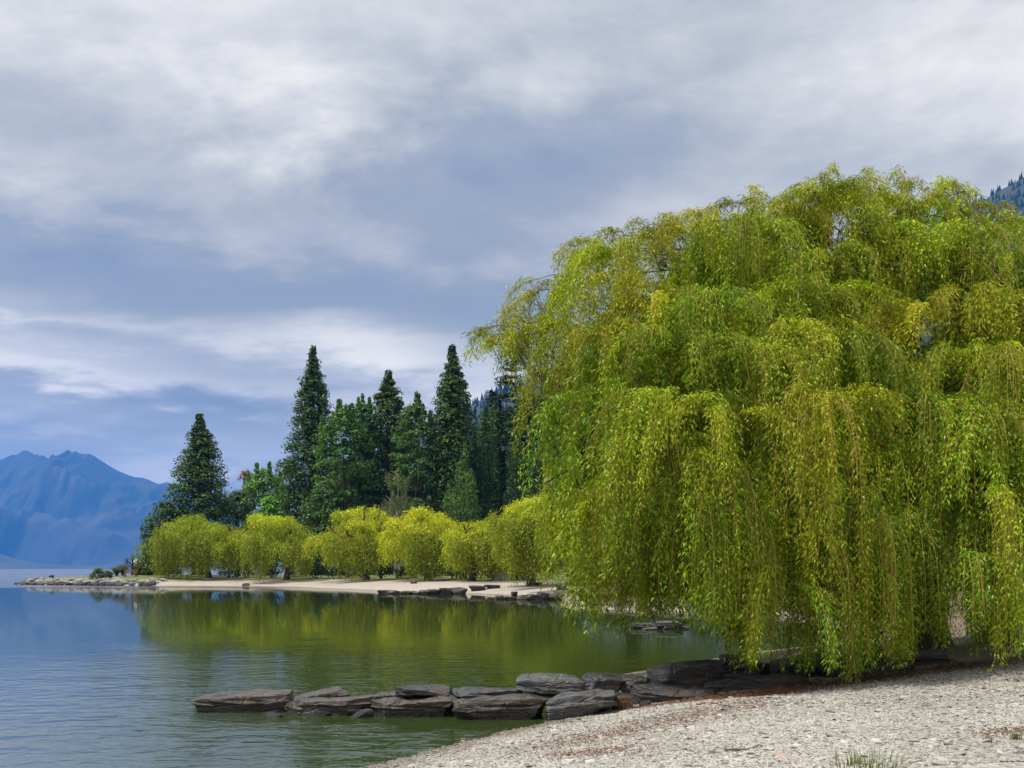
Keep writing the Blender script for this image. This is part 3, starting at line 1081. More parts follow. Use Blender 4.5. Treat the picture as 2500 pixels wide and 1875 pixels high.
def birch(px, ytop, D):
    top = at(px, ytop, D)
    base = np.array([top[0], D, gz(top[0], D)])
    o = tree_thing('birch_tree', base, 'thin grey green birch with a pale stem among the dark trees', 'tree')
    H = top[2] - base[2]
    wood = [trunk_mesh(base, base + np.array([0.4, 0, H * 0.96]), 0.22, 0.03, 7, 9, 0.02)]
    S, D0, L = [], [], []
    for i in range(22):
        hh = H * random.uniform(0.35, 0.97)
        a = random.random() * 6.28
        ln = 2.6 * (1.1 - hh / H) + 0.5
        tip = base + np.array([ln * math.cos(a), ln * math.sin(a), hh + ln * 1.1])
        if tip[2] > top[2]:
            tip[2] = top[2]
        wood.append(tube(limb_path(base + np.array([0.3 * hh / H, 0, hh]), tip, rise=0.05, n=5), np.linspace(0.07, 0.02, 5), 4))
        for k in range(16):
            t_ = random.uniform(.2, 1)
            S.append((base + np.array([0, 0, hh])) * (1 - t_) + tip * t_)
            D0.append((math.cos(a), math.sin(a), 0.3))
            L.append(random.uniform(0.8, 2.0))
    tint = np.tile(np.array([[0.15, 0.18, 0.07]]), (len(S), 1))
    V, Q, T, _, _ = strands(np.array(S), np.array(D0), np.array(L), 0.28, 3, 0.26, 0.12, tint, 0.4, 0.15)
    part('crown', o, V, Q, M['leaf'], tint=T)
    v, f = join(wood)
    part('trunk', o, v, f, M['palebark'], smooth=True)


birch(966, 1150, 134)

# ------------------------------------------------------------------ willows
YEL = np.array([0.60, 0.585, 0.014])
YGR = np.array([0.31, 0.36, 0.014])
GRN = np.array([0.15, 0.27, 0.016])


def willow_far(label, base_px, D, x0, x1, ytop, ybase, ncl=190, curtains=(), green=0.25, leaf=0.25, seed=0, dens=1.0, warm=1.0):
    """round-headed willow: dome of short drooping sprays, some curtains that reach the beach"""
    tx = (base_px - 1250) / FPX * D
    base = np.array([tx, D, gz(tx, D)])
    o = tree_thing('yellow_willow', base, label, 'willow tree', 'yellow willows along the far beach')
    cx = ((x0 + x1) / 2 - 1250) / FPX * D
    rx = (x1 - x0) / 2 / FPX * D * 0.95
    ry = rx * 0.85
    zt = CAM_H + (HOR - ytop) / FPX * D
    H = zt - base[2]
    S, D0, L, T0 = [], [], [], []
    apex = []
    boughs = []
    NB = 17
    for i in range(NB):
        a = i * 2.39996 + random.uniform(-.6, .6)
        cp = -0.45 + 1.43 * (i + 0.5) / NB + random.uniform(-.12, .12)
        cp = min(cp, 0.98)
        sp_ = math.sqrt(1 - cp * cp)
        br_ = rx * random.uniform(0.18, 0.40)
        k_ = random.uniform(0.50, 0.92) if cp < 0.6 else random.uniform(0.4, 0.75)
        boughs.append((cx + rx * k_ * sp_ * math.cos(a), D + ry * k_ * sp_ * math.sin(a), base[2] + H * (0.52 + 0.36 * cp * random.uniform(0.85, 1.1)), br_, random.uniform(0.66, 1.22), random.uniform(-.22, .18)))
    for i in range(ncl):
        bx, by, bz, br, bt, bm = boughs[i % len(boughs)]
        a = random.random() * 6.28
        e = math.asin(random.uniform(-0.1, 1.0))
        A = np.array([bx + br * math.cos(a) * math.cos(e), by + br * math.sin(a) * math.cos(e), bz + br * 0.62 * math.sin(e)])
        A[2] = min(A[2], zt - 0.15)
        z = A[2]
        u = np.clip((z - base[2]) / H, 0, 1)
        apex.append(A)
        hh = z - base[2]
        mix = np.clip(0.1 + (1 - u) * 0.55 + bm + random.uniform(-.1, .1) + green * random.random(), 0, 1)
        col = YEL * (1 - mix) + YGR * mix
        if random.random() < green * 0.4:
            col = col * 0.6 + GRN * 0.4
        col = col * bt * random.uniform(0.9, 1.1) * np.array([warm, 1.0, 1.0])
        n = int(15 * dens)
        for k in range(n):
            b = a + random.uniform(-1.3, 1.3)
            S.append(A + np.array([random.uniform(-.5, .5), random.uniform(-.5, .5), random.uniform(-.25, .25)]))
            D0.append((math.cos(b), math.sin(b), random.uniform(-0.1, 0.7)))
            ln = random.uniform(0.6, 1.5) if random.random() < (0.85 if u > 0.55 else 0.5) else random.uniform(1.4, 3.2)
            L.append(max(0.5, min(ln, hh - 0.4)))
            T0.append(col)
    extra = []
    if D > 80:                                       # shorter uneven tresses round the hem
        for i in range(5):
            extra.append((x0 + (x1 - x0) * random.uniform(0.08, 0.92), random.uniform(1335, 1370), random.uniform(1372, 1424), random.uniform(4, 9)))
    for (cpx, y0, y1, w) in list(curtains) + extra:                # long tresses: pixel column, top, bottom, half width
        for k in range(int((70 if w > 10.01 else 34) * dens)):
            Dk = D - ry * random.uniform(0.72, 1.02)
            P = at(cpx + random.gauss(0, w * 0.5), y0 - 38 + random.uniform(-12, 24), Dk)
            S.append(P)
            D0.append((random.uniform(-.6, .6), -0.5, random.uniform(0, .5)))
            L.append(max(0.8, (y1 - y0 + 38) / FPX * Dk * random.uniform(0.66, 1.04)))
            T0.append((YGR * random.uniform(0.65, 1.05)))
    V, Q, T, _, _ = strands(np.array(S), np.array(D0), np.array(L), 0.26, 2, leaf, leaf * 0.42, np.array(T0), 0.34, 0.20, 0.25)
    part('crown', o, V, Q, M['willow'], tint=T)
    # short leaning trunk that forks low into arching limbs
    fork = base + np.array([random.uniform(-.4, .4), 0, H * 0.20])
    tv, tf = trunk_mesh(base - np.array([0, 0, 0.3]), fork, 0.48, 0.36, 10, 7, 0.05, 1.5)
    part('trunk', o, tv, tf, M['bark'], smooth=True)
    for i in range(8):
        A = apex[random.randrange(len(apex))]
        a2 = i / 8 * 6.28 + random.uniform(-.3, .3)
        tgt = np.array([cx + rx * 0.72 * math.cos(a2), D + ry * 0.72 * math.sin(a2), base[2] + H * random.uniform(0.5, 0.85)])
        P = limb_path(fork, tgt, rise=0.16, n=9, wig=0.12)
        prt = [tube(P, np.linspace(0.24, 0.06, 9), 6)]
        for j in range(4):
            q = P[random.randrange(3, 8)]
            B = q + np.array([random.uniform(-1.6, 1.6), random.uniform(-1.6, 1.6), random.uniform(0.3, 1.8)])
            prt.append(tube(limb_path(q, B, rise=0.1, n=5), np.linspace(0.08, 0.025, 5), 4))
        v, f = join(prt)
        part('limb', o, v, f, M['bark'], smooth=True)
    return o


willow_far('leftmost rounded yellow green willow, its tresses sweeping to the shore', 510, 139, 372, 588, 1250, 1418, 260,
           [(420, 1345, 1425, 14), (395, 1330, 1415, 12), (455, 1350, 1420, 14), (490, 1340, 1412, 14), (545, 1330, 1395, 16), (575, 1330, 1400, 12)], green=0.6, seed=1, warm=0.84)
willow_far('second yellow willow from the left, a dense tassel hanging beside its dark trunk', 700, 133, 560, 785, 1243, 1418, 250,
           [(640, 1355, 1424, 13), (628, 1350, 1415, 8), (735, 1365, 1420, 14)], green=0.45, seed=2, warm=0.9)
willow_far('bright yellow willow with a bare dark trunk and open shade beneath', 895, 124, 770, 985, 1214, 1422, 250,
           [(870, 1370, 1424, 12), (845, 1355, 1405, 12)], green=0.3, seed=3, warm=0.95)
willow_far('big golden willow at the middle of the far beach, foliage down to the pebbles', 1045, 116, 925, 1150, 1228, 1422, 290,
           [(1010, 1350, 1422, 16), (1060, 1345, 1420, 20), (1100, 1350, 1400, 10)], green=0.15, seed=4, warm=0.97)
willow_far('golden willow right of the many stemmed dark thicket', 1150, 108, 1085, 1255, 1256, 1420, 220,
           [(1190, 1340, 1425, 12), (1225, 1340, 1415, 10)], green=0.3, seed=5, warm=0.93)
willow_far('tall yellow willow just left of the big hanging willow', 1300, 92, 1205, 1400, 1188, 1425, 260,
           [(1290, 1300, 1428, 22), (1260, 1310, 1425, 14), (1330, 1290, 1420, 20), (1350, 1300, 1425, 16)], green=0.35, seed=6, warm=0.92, leaf=0.21, dens=1.3)
willow_far('fresh green yellow willow filling the gap behind the big hanging willow', 1530, 66, 1325, 1720, 1045, 1440, 330,
           [(1370, 1180, 1400, 26), (1420, 1180, 1430, 30), (1470, 1160, 1440, 30)], green=0.8, seed=7, warm=0.85, leaf=0.15, dens=2.2)

willow_far('green willow standing behind the trunk of the big hanging willow', 1830, 62, 1620, 2040, 1030, 1440, 230, [], green=1.0, seed=8, leaf=0.16, dens=1.3)
willow_far('green willow at the right behind the big hanging willow', 2240, 60, 2000, 2520, 1000, 1440, 230, [], green=1.0, seed=9, leaf=0.16, dens=1.3)
for (px_, yt_, d_, w_, lab_) in [(1560, 1040, 105, 260, 'dark tree behind the left half of the big hanging willow'), (1780, 960, 100, 300, 'dark tree behind the middle of the big hanging willow'),
                                 (2050, 900, 95, 340, 'dark tree behind the right half of the big hanging willow'), (2380, 850, 90, 380, 'dark tall tree behind the right edge of the big hanging willow')]:
    broadleaf(px_, yt_, d_, w_, lab_, (0.024, 0.050, 0.02), n=150, ybot=1400, group='dark trees behind the hanging willow')

# ------------------------------------------------------------------ the big hanging willow on the near beach
random.seed(23)
rng = np.random.default_rng(23)
TOPY = np.array([(1150, 905), (1195, 830), (1215, 795), (1255, 775), (1290, 748), (1330, 700), (1372, 655), (1400, 618), (1450, 592), (1520, 556), (1590, 548), (1650, 532),
                 (1700, 520), (1750, 492), (1800, 484), (1850, 475), (1900, 492), (1960, 468), (2020, 440), (2085, 418), (2140, 440), (2210, 452), (2290, 446), (2350, 455),
                 (2395, 480), (2430, 540), (2470, 590), (2500, 600), (2600, 640), (2750, 720), (2900, 900), (3000, 1100)], float)
BOTY = np.array([(1150, 880), (1200, 880), (1250, 905), (1300, 985), (1325, 1120), (1350, 1290), (1375, 1440), (1410, 1500), (1450, 1545), (1510, 1570), (1555, 1535),
                 (1620, 1455), (1660, 1500), (1700, 1560), (1760, 1585), (1810, 1560), (1850, 1600), (1880, 1660), (1990, 1695), (2090, 1655), (2150, 1640), (2210, 1630), (2260, 1655),
                 (2310, 1600), (2350, 1580), (2390, 1640), (2430, 1620), (2500, 1610), (2600, 1600), (2800, 1500), (3000, 1400)], float)
BW = np.array([8.3, 20.6])
bwz = gz(*BW)
big = tree_thing('weeping_willow', (BW[0], BW[1], bwz), 'huge weeping willow hanging green curtains down to the pebble beach', 'willow tree')


def proj(P):
    return 1250 + P[0] / P[1] * FPX, HOR - (P[2] - CAM_H) / P[1] * FPX


CASC = []      # apex, direction it faces, radius, length range, shoots, colour mix, lift, own part?, bend


def add_casc(A, out, rad, l0, l1, n, mix, flat=0.4, own=True, bend=0.24):
    CASC.append((np.array(A, float), out, rad, l0, l1, n, mix, flat, own, bend))


def topy(x):
    return float(np.interp(x, TOPY[:, 0], TOPY[:, 1]))


def boty(x):
    return float(np.interp(x, BOTY[:, 0], BOTY[:, 1]))


# 1. the skyline: short arching sprays along the top of the crown
px = 1212.0
while px < 2900:
    for rep in range(2):
        Dk = BW[1] + random.uniform(-1.8, 1.2)
        if px < 1420:
            Dk = BW[1] + random.uniform(-1.0, 0.6)
        A = at(px + random.uniform(-12, 12), topy(px) + (random.uniform(2, 14) if rep == 0 else random.uniform(30, 80)), Dk)
        add_casc(A, None, 0.5, 0.5, 1.5 if rep == 0 else 2.2, 14, random.uniform(0.0, 0.35), 0.6, px < 2560)
    px += random.uniform(20, 34)
# 2. the boughs on the side of the crown that faces the beach, row below row, each a fountain of shoots
row, yy = 0, 470.0
while yy < 1330:
    xx = 1380 + (row % 2) * 60 + random.uniform(-20, 20)
    while xx < 2640:
        x_, y_ = xx + random.uniform(-38, 38), yy + random.uniform(-42, 42)
        xx += random.uniform(104, 146)
        if x_ < np.interp(y_, [500, 640, 780, 860, 1000, 1200, 1500], [1560, 1470, 1390, 1400, 1450, 1480, 1500]):
            continue
        if y_ < topy(x_) + 28 or y_ > boty(x_) - 130:
            continue
        if 2010 < x_ < 2210 and 720 < y_ < 840:          # the shaded hollow under the upper crown
            continue
        t_ = min(1.0, max(0.0, (y_ - 430) / 520.0))
        d_ = 20.4 - 4.0 * t_ ** 0.8
        if x_ < 1750:
            d_ += ((1750 - x_) / 480.0) ** 2 * 2.6 * (0.4 + 0.6 * t_)
        d_ = min(d_, BW[1] + 0.4) + random.uniform(-0.55, 0.75)
        low = y_ > 830
        wide = random.uniform(0.8, 1.3)
        add_casc(at(x_, y_, d_), (random.uniform(-.6, .45), -0.9), wide, 1.2 if low else 1.1, random.uniform(2.4, 3.8) if low else random.uniform(2.0, 3.4),
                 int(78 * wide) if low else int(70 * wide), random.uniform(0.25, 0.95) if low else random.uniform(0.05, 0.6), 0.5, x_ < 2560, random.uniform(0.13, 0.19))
    yy += random.uniform(112, 140)
    row += 1
# 3. low front curtains that brush the rocks
for i in range(40):
    sx = random.uniform(1640, 2560)
    add_casc(at(sx, random.uniform(1180, 1430), random.uniform(15.4, 16.8)), (random.uniform(-.6, .4), -0.7), 0.7, 2.4, 4.2, 20, random.uniform(0.3, 1.0), 0.3)
for i in range(24):
    add_casc(at(random.uniform(1430, 1720), random.uniform(1120, 1380), random.uniform(17.3, 19.2)), (random.uniform(-.6, .2), -0.7), 0.6, 1.6, 3.4, 18, random.uniform(0.4, 0.9), 0.3)
for i in range(22):
    px_ = random.uniform(1225, 1520)
    ty, by = topy(px_), boty(px_)
    add_casc(at(px_, ty + (by - ty) * random.uniform(0.1, 0.5), BW[1] + random.uniform(-1.2, 0.8)), None, 0.5, 0.8, 2.2, 12, random.uniform(0.0, 0.4), 0.4)
# 4. the far side and the shaded inside of the crown (one mass)
for i in range(380):
    a = random.random() * 6.28
    u = random.random() ** 0.7
    R_ = math.sqrt(max(0.05, 1 - (0.93 * u) ** 2)) * random.uniform(0.6, 1.0)
    A = np.array([BW[0] - 0.3 + 7.6 * R_ * math.cos(a), BW[1] + 5.0 * R_ * math.sin(a), 2.6 + 6.8 * u])
    if A[1] < BW[1] + 0.5:
        A[1] = BW[1] - 4.6 * random.uniform(0.0, 0.55) * R_
    qx, qy = proj(A)
    if qx < 1460:
        continue
    if qy < topy(qx) + 40:
        A[2] = CAM_H + (HOR - (topy(qx) + random.uniform(45, 160))) / FPX * A[1]
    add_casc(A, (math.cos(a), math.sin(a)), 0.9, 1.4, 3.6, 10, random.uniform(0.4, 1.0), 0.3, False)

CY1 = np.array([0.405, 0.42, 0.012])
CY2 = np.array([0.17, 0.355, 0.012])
fork = np.array([BW[0] - 0.2, BW[1], bwz + 1.9])
limb_ends = []
for i in range(15):
    a = i / 15 * 6.28 + random.uniform(-.2, .2)
    k = random.uniform(0.45, 0.75)
    e = np.array([BW[0] - 0.5 + 7.4 * k * math.cos(a), BW[1] + 4.6 * k * math.sin(a), random.uniform(5.0, 8.3)])
    qx, qy = proj(e)
    e[2] = min(e[2], CAM_H + (HOR - np.interp(qx, TOPY[:, 0], TOPY[:, 1]) - 130) / FPX * e[1])
    P = limb_path(fork, e, rise=0.10, n=12, wig=0.10)
    v, f = tube(P, np.linspace(0.24, 0.05, 12), 8)
    part('limb', big, v, f, M['bark'], smooth=True)
    limb_ends.append(P)
for e in (at(1432, 1085, 19.0), at(1330, 1180, 19.6)):                  # bare arching boughs seen on the left
    P = limb_path(np.array([4.6, 20.0, 4.6]), e, rise=0.18, n=10, wig=0.05)
    v, f = tube(P, np.linspace(0.09, 0.015, 10), 6)
    part('limb', big, v, f, M['bark'], smooth=True)
    limb_ends.append(P)
ALLP = np.concatenate([P[4:] for P in limb_ends])
tv, tf = trunk_mesh((BW[0], BW[1], bwz - 0.3), fork, 0.55, 0.42, 14, 9, 0.08, 1.5)
part('trunk', big, tv, tf, M['bark'], smooth=True)
tv, tf = trunk_mesh((BW[0] + 1.6, BW[1] + 0.5, gz(BW[0] + 1.6, BW[1] + 0.5) - 0.3), (BW[0] + 2.4, BW[1] + 0.2, 4.6), 0.32, 0.2, 12, 8, 0.06, 1.4)
part('stem', big, tv, tf, M['bark'], smooth=True)

REST = []
for ci, (A, out, rad, l0, l1, n, mix, flat, own, bend_) in enumerate(CASC):
    S, D0, L = [], [], []
    if out is None:
        b0 = None
    else:
        b0 = math.atan2(out[1], out[0])
    ntr = max(2, n // 7)
    tress = []
    for k in range(ntr):
        b = random.random() * 6.28 if b0 is None else b0 + random.gauss(0, 0.95)
        tress.append((b, rad * random.random() ** 0.7 * (0.85 if bend_ > 0.2 else 0.5), random.uniform(l0, l1), random.uniform(flat - 0.3, flat + 0.6)))
    for k in range(n):
        b, q, ln, fl = tress[k % ntr]
        b += random.gauss(0, 0.06)
        q *= random.uniform(0.92, 1.06)
        s = A + np.array([q * math.cos(b), q * math.sin(b), -0.30 * q * q / max(rad, .3)]) + rng.normal(0, 0.035, 3)
        ln *= random.uniform(0.55, 1.08)
        # end of the shoot: above the ground, and above the lower hem of the crown
        qx = 1250 + s[0] / s[1] * FPX
        zb = CAM_H + (HOR - np.interp(qx, BOTY[:, 0], BOTY[:, 1])) / FPX * s[1]
        zb = max(zb, gz(s[0], s[1]) + 0.05) + abs(random.gauss(0, 0.17))
        ln = min(ln, max(0.35, (s[2] - zb) * 1.08))
        S.append(s)
        D0.append((math.cos(b), math.sin(b), fl + random.uniform(-.12, .12)))
        L.append(ln)
    S, D0, L = np.array(S), np.array(D0), np.array(L)
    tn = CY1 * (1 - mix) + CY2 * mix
    tn = tn * np.array([random.uniform(0.85, 1.1), 1.0, 1.0])
    tn = tn[None] * (0.50 + 0.85 * rng.random((ntr, 1)))[np.arange(n) % ntr]
    V, Q, T, SV, SQ = strands(S, D0, L, 0.10, 4, 0.075 if own else 0.13, 0.021 if own else 0.042, tn, bend_, 0.07 if own else 0.13, 0.13, 0.006, 4, twig=2)
    # the bough that carries the spray
    j = np.argmin(((ALLP - A) ** 2).sum(1) + (ALLP[:, 2] > A[2]) * 1.0)
    bp = limb_path(ALLP[j], A - np.array([0, 0, 0.04]), rise=0.10, n=8, wig=0.14)
    bv, bf = tube(bp, np.linspace(0.020, 0.006, 8), 4)
    fans = []
    for k in range(ntr):                                   # side twigs that carry the tresses
        b, q, _, _ = tress[k]
        e_ = A + np.array([q * math.cos(b), q * math.sin(b), -0.30 * q * q / max(rad, .3)])
        fans.append(tube(limb_path(A, e_, rise=0.1, n=4, wig=0.05), np.linspace(0.009, 0.005, 4), 3))
    bv, bf = join([(bv, bf)] + fans)
    WV, WF = join([(SV, SQ), (bv, bf)])
    allV = np.concatenate([V, WV])
    allF = [Q, WF + len(V)]
    mi = np.r_[np.zeros(len(Q)), np.ones(len(SQ)), np.full(len(bf), 2)]
    tt = np.concatenate([T, np.full((len(WV), 3), 0.1)])
    if own:
        part('hanging_branch', big, allV, allF, [M['willow'], M['twig'], M['bark']], tint=tt, midx=mi)
    else:
        REST.append((V, Q, T, WV, WF))
RV, RT = np.concatenate([r_[0] for r_ in REST]), np.concatenate([r_[2] for r_ in REST])
offs = np.cumsum([0] + [len(r_[0]) for r_ in REST])
RQ = np.concatenate([r_[1] + o_ for r_, o_ in zip(REST, offs)])
WV, WF = join([(r_[3], r_[4]) for r_ in REST])
ro = part('foliage', big, np.concatenate([RV, WV]), [RQ, WF + len(RV)], [M['willow'], M['twig']], tint=np.concatenate([RT, np.full((len(WV), 3), 0.1)]),
          midx=np.r_[np.zeros(len(RQ)), np.ones(len(WF))])
tag(ro, kind='stuff')
print('hanging branches', sum(1 for c_ in CASC if c_[8]), 'inner', len(REST))

# ------------------------------------------------------------------ rocks
def slab_verts(n, p):
    """points of a rounded box on [-1, 1]^3"""
    g = np.linspace(-1, 1, n + 1)
    a, b = np.meshgrid(g, g)
    a, b = a.ravel(), b.ravel()
    one = np.ones_like(a)
    faces = [np.c_[a, b, one], np.c_[b, a, -one], np.c_[one, a, b], np.c_[-one, b, a], np.c_[b, one, a], np.c_[a, -one, b]]
    V = np.concatenate(faces)
    Q = []
    i, j = np.meshgrid(np.arange(n), np.arange(n))
    k = (j * (n + 1) + i).ravel()
    q = np.stack([k, k + 1, k + n + 2, k + n + 1], 1)
    for f in range(6):
        Q.append(q + f * (n + 1) ** 2)
    Q = np.concatenate(Q)
    # weld the seams
    key = np.round(V * 1e4).astype(int)
    _, idx, inv = np.unique(key, axis=0, return_index=True, return_inverse=True)
    V = V[idx]
    Q = inv.ravel()[Q]
    r = (np.abs(V) ** p).sum(1) ** (1 / p)
    return V / r[:, None], Q


def rock(name, px0, px1, yt, yb, D, depth, label, mat='rock', seed=0, p=5, tilt=0.0, taper=0.0, strata=1.0, n=28, group=None, cat='rock', sink=0.12, smoothf=1.0, yaw=0.0):
    V, Q = slab_verts(n, p + 5)
    c = at((px0 + px1) / 2, (yt + yb) / 2, D)
    hx = (px1 - px0) / 2 / FPX * D * 1.06
    hz = (yb - yt) / 2 / FPX * D * (0.9 if D < 20 else 0.85)
    bot = hz + sink
    x = V[:, 0].copy()
    # wedge the ends, cut a few broken corners
    if taper:
        k = 1 - abs(taper) * np.clip(x * (1 if taper > 0 else -1), 0, 1) ** 1.5
        V[:, 2] *= k
        V[:, 1] *= 0.5 + 0.5 * k
    r = np.random.default_rng(seed + 100)
    for _ in range(14):
        nn = norm(r.normal(size=3) * np.array([1, 0.8, 0.8]))
        sup = np.abs(nn).sum()
        d0 = sup * r.uniform(0.58, 0.84)
        e = V @ nn - d0
        V = V - np.clip(e, 0, None)[:, None] * nn * 0.95
    sh = V * np.array([hx, depth / 2, hz])
    nrm = norm(V * np.array([1 / hx, 2 / depth, 1 / hz]))
    q = sh + seed * 7.7
    big_n = fbm(q * 1.6 / smoothf, 4, seed)
    sh = sh + nrm * (big_n * 0.13 * min(hz * 2, 0.6) * 2)[:, None]
    # split strata: ledges that follow slightly tilted layers
    lay = sh[:, 2] + 0.10 * sh[:, 0] + 0.08 * sh[:, 1] + 0.05 * fbm(q * 1.2, 3, seed + 3)
    led = vnoise(np.c_[lay * 26, sh[:, 0] * 1.6, sh[:, 1] * 1.6] + seed, seed + 5) - 0.5
    led = np.sign(led) * np.abs(led * 2) ** 0.5 * 0.5
    side = np.clip(1 - np.abs(nrm[:, 2]), 0, 1)
    sh = sh + nrm * np.array([1, 1, 0.25]) * (led * 0.085 * strata * side)[:, None]
    sh = sh + nrm * (fbm(q * 9, 3, seed + 9) * 0.02)[:, None]
    if tilt:
        ct, stt = math.cos(tilt), math.sin(tilt)
        X, Z = sh[:, 0].copy(), sh[:, 2].copy()
        sh[:, 0] = X * ct - Z * stt
        sh[:, 2] = X * stt + Z * ct
    low = sh[:, 2] < -hz * 0.4
    sh[:, 2] = np.where(low, sh[:, 2] - sink * np.clip((-sh[:, 2] / hz - 0.4) / 0.6, 0, 1), sh[:, 2])
    me = mesh_np(name, sh, Q, M[mat], smooth=False)
    o = mesh_obj(name, me, None, (c[0], c[1] + depth / 2 - 0.05, c[2]))
    o.rotation_euler = (r.uniform(-.06, .06), r.uniform(-.03, .03), yaw + r.uniform(-.16, .16))
    tag(o, label, cat, group)
    return o


JG = 'rocks of the low jetty'
rock('rock', 464, 692, 1691, 1738, 15.7, 0.75, 'long wedge shaped brown rock at the outer tip of the jetty', 'rock_brown', 1, 4, taper=-0.62, sink=0.25, group=JG)
rock('rock', 700, 850, 1690, 1722, 16.9, 0.6, 'low sloping brown rock behind the second jetty rock', 'rock_brown', 2, 4, tilt=0.13, taper=-0.6, sink=0.2, group=JG)
rock('rock', 692, 925, 1706, 1744, 15.4, 0.7, 'long low brown rock with a pale flat top, second from the jetty tip', 'rock_brown', 3, 5, taper=-0.4, tilt=0.03, sink=0.25, group=JG)
rock('rock', 908, 1116, 1704, 1749, 15.2, 0.6, 'blocky brown rock at the waterline under the flat slate slab', 'rock_brown', 4, 6, sink=0.25, group=JG)
rock('rock', 915, 985, 1693, 1712, 16.2, 0.5, 'small brown rock peeping out behind the blocky one', 'rock_brown', 5, 4, sink=0.2, group=JG)
rock('slate_slab', 966, 1118, 1678, 1709, 15.5, 0.75, 'flat dark slate slab with a shiny top, left one of the pair', 'rock', 6, 6, tilt=-0.045, strata=0.6, sink=0.02, group=JG)
rock('slate_slab', 1108, 1290, 1682, 1714, 15.55, 0.7, 'flat dark slate slab with a ragged right end, right one of the pair', 'rock', 7, 4, tilt=-0.01, taper=0.5, strata=0.8, sink=0.02, group=JG)
rock('rock', 1114, 1352, 1702, 1757, 14.95, 0.7, 'brown ridged rock at the water edge left of the leaning grey slab', 'rock_brown', 8, 4.5, tilt=0.06, strata=1.3, sink=0.25, group=JG)
rock('boulder', 1268, 1434, 1651, 1706, 15.45, 0.9, 'smooth blue grey boulder with a flat top perched on the jetty', 'rock_grey', 9, 3.6, strata=0.45, sink=0.03, group=JG, smoothf=2.0)
rock('rock', 1428, 1526, 1649, 1694, 15.8, 0.7, 'black layered rock beside the smooth grey boulder', 'rock', 10, 4, strata=1.2, sink=0.04, group=JG)
rock('rock', 1512, 1592, 1650, 1696, 15.9, 0.6, 'black angular rock with a sloping right side', 'rock', 11, 5, taper=0.5, sink=0.04, group=JG)
rock('rock', 1342, 1505, 1692, 1748, 14.75, 0.6, 'leaning silver grey ribbed slab half on the pebbles', 'rock_grey', 12, 3.6, tilt=0.14, strata=1.6, sink=0.14, group=JG)
rock('rock', 1498, 1545, 1694, 1726, 15.1, 0.4, 'small dark stone wrapped in rusty roots', 'rock', 13, 4, sink=0.15, group=JG)
rock('rock', 1532, 1740, 1677, 1716, 15.5, 0.55, 'long low dark rock bedded in the pebbles', 'rock', 14, 5, strata=0.7, tilt=0.02, sink=0.2, group=JG)
rock('rock', 1600, 1796, 1624, 1682, 16.1, 0.8, 'big black block with a rough front, largest of the shore rocks', 'rock', 15, 5, tilt=0.10, taper=-0.35, strata=0.9, sink=0.05, group=JG)
rock('rock', 1760, 1882, 1612, 1666, 16.3, 0.8, 'black wet looking block right of the largest rock', 'rock', 16, 5, taper=0.3, sink=0.1, group=JG)
rock('rock', 1735, 2000, 1652, 1700, 15.75, 0.7, 'long flat charcoal rock under the willow tips', 'rock', 17, 5, strata=0.6, tilt=0.03, sink=0.2, group=JG)
rock('rock', 1878, 2110, 1605, 1668, 16.6, 1.0, 'dark block in the willow shade behind the flat charcoal rock', 'rock', 18, 5, sink=0.15, group=JG)
rock('rock', 1985, 2240, 1622, 1680, 16.3, 0.8, 'dark flat rock deep in the willow shade', 'rock', 19, 5, sink=0.2, strata=0.6, group=JG)
rock('rock', 2120, 2340, 1590, 1640, 17.0, 0.9, 'big dark rock under the right hand willow curtains', 'rock', 20, 5, sink=0.2, strata=0.8, group=JG)
rock('rock', 1760, 1830, 1603, 1630, 17.6, 0.5, 'small pinkish brown rock on top behind the black blocks', 'rock_brown', 22, 4, sink=0.3, group=JG)
FG = 'rocks in the inner bay'
rock('rock', 1543, 1608, 1522, 1538, 37.5, 0.9, 'flat dark rock in the water seen under the willow hem', 'rock', 30, 4, n=12, sink=0.2, group=FG)
rock('rock', 1570, 1612, 1533, 1541, 36.6, 0.5, 'thin pale slab lying low in the water under the willow hem', 'rock_grey', 31, 4, n=10, sink=0.2, group=FG)
rock('rock', 1604, 1668, 1517, 1530, 37.0, 0.9, 'pale topped slab resting on the dark rock under the willow hem', 'rock_grey', 32, 4, n=12, sink=0.02, group=FG)
rock('rock', 1602, 1680, 1527, 1541, 37.0, 0.9, 'black rock carrying the pale topped slab', 'rock', 33, 4, n=12, sink=0.2, group=FG)
BAY = [(922, 965, 1440, 1449, 90), (944, 970, 1441, 1450, 89), (975, 1004, 1442, 1450, 89), (1003, 1023, 1443, 1450, 88.5), (1022, 1042, 1441, 1450, 88.5), (1040, 1072, 1438, 1450, 88.5),
       (1073, 1106, 1434, 1449, 88.5), (1102, 1140, 1433, 1447, 88.5), (1145, 1183, 1429, 1437, 91), (1183, 1220, 1427, 1434, 92), (1180, 1212, 1462, 1466, 74),
       (1206, 1232, 1454, 1467, 73), (1226, 1262, 1456, 1467, 73), (1263, 1296, 1451, 1470, 72), (1286, 1325, 1450, 1470, 72), (1312, 1345, 1445, 1468, 72.5), (1335, 1375, 1446, 1470, 72.5), (1248, 1262, 1444, 1450, 80),
       (1358, 1380, 1425, 1437, 84), (1306, 1325, 1421, 1430, 92)]
ORD = ['first', 'second', 'third', 'fourth', 'fifth', 'sixth', 'seventh', 'eighth', 'ninth', 'tenth', 'eleventh', 'twelfth', 'thirteenth']
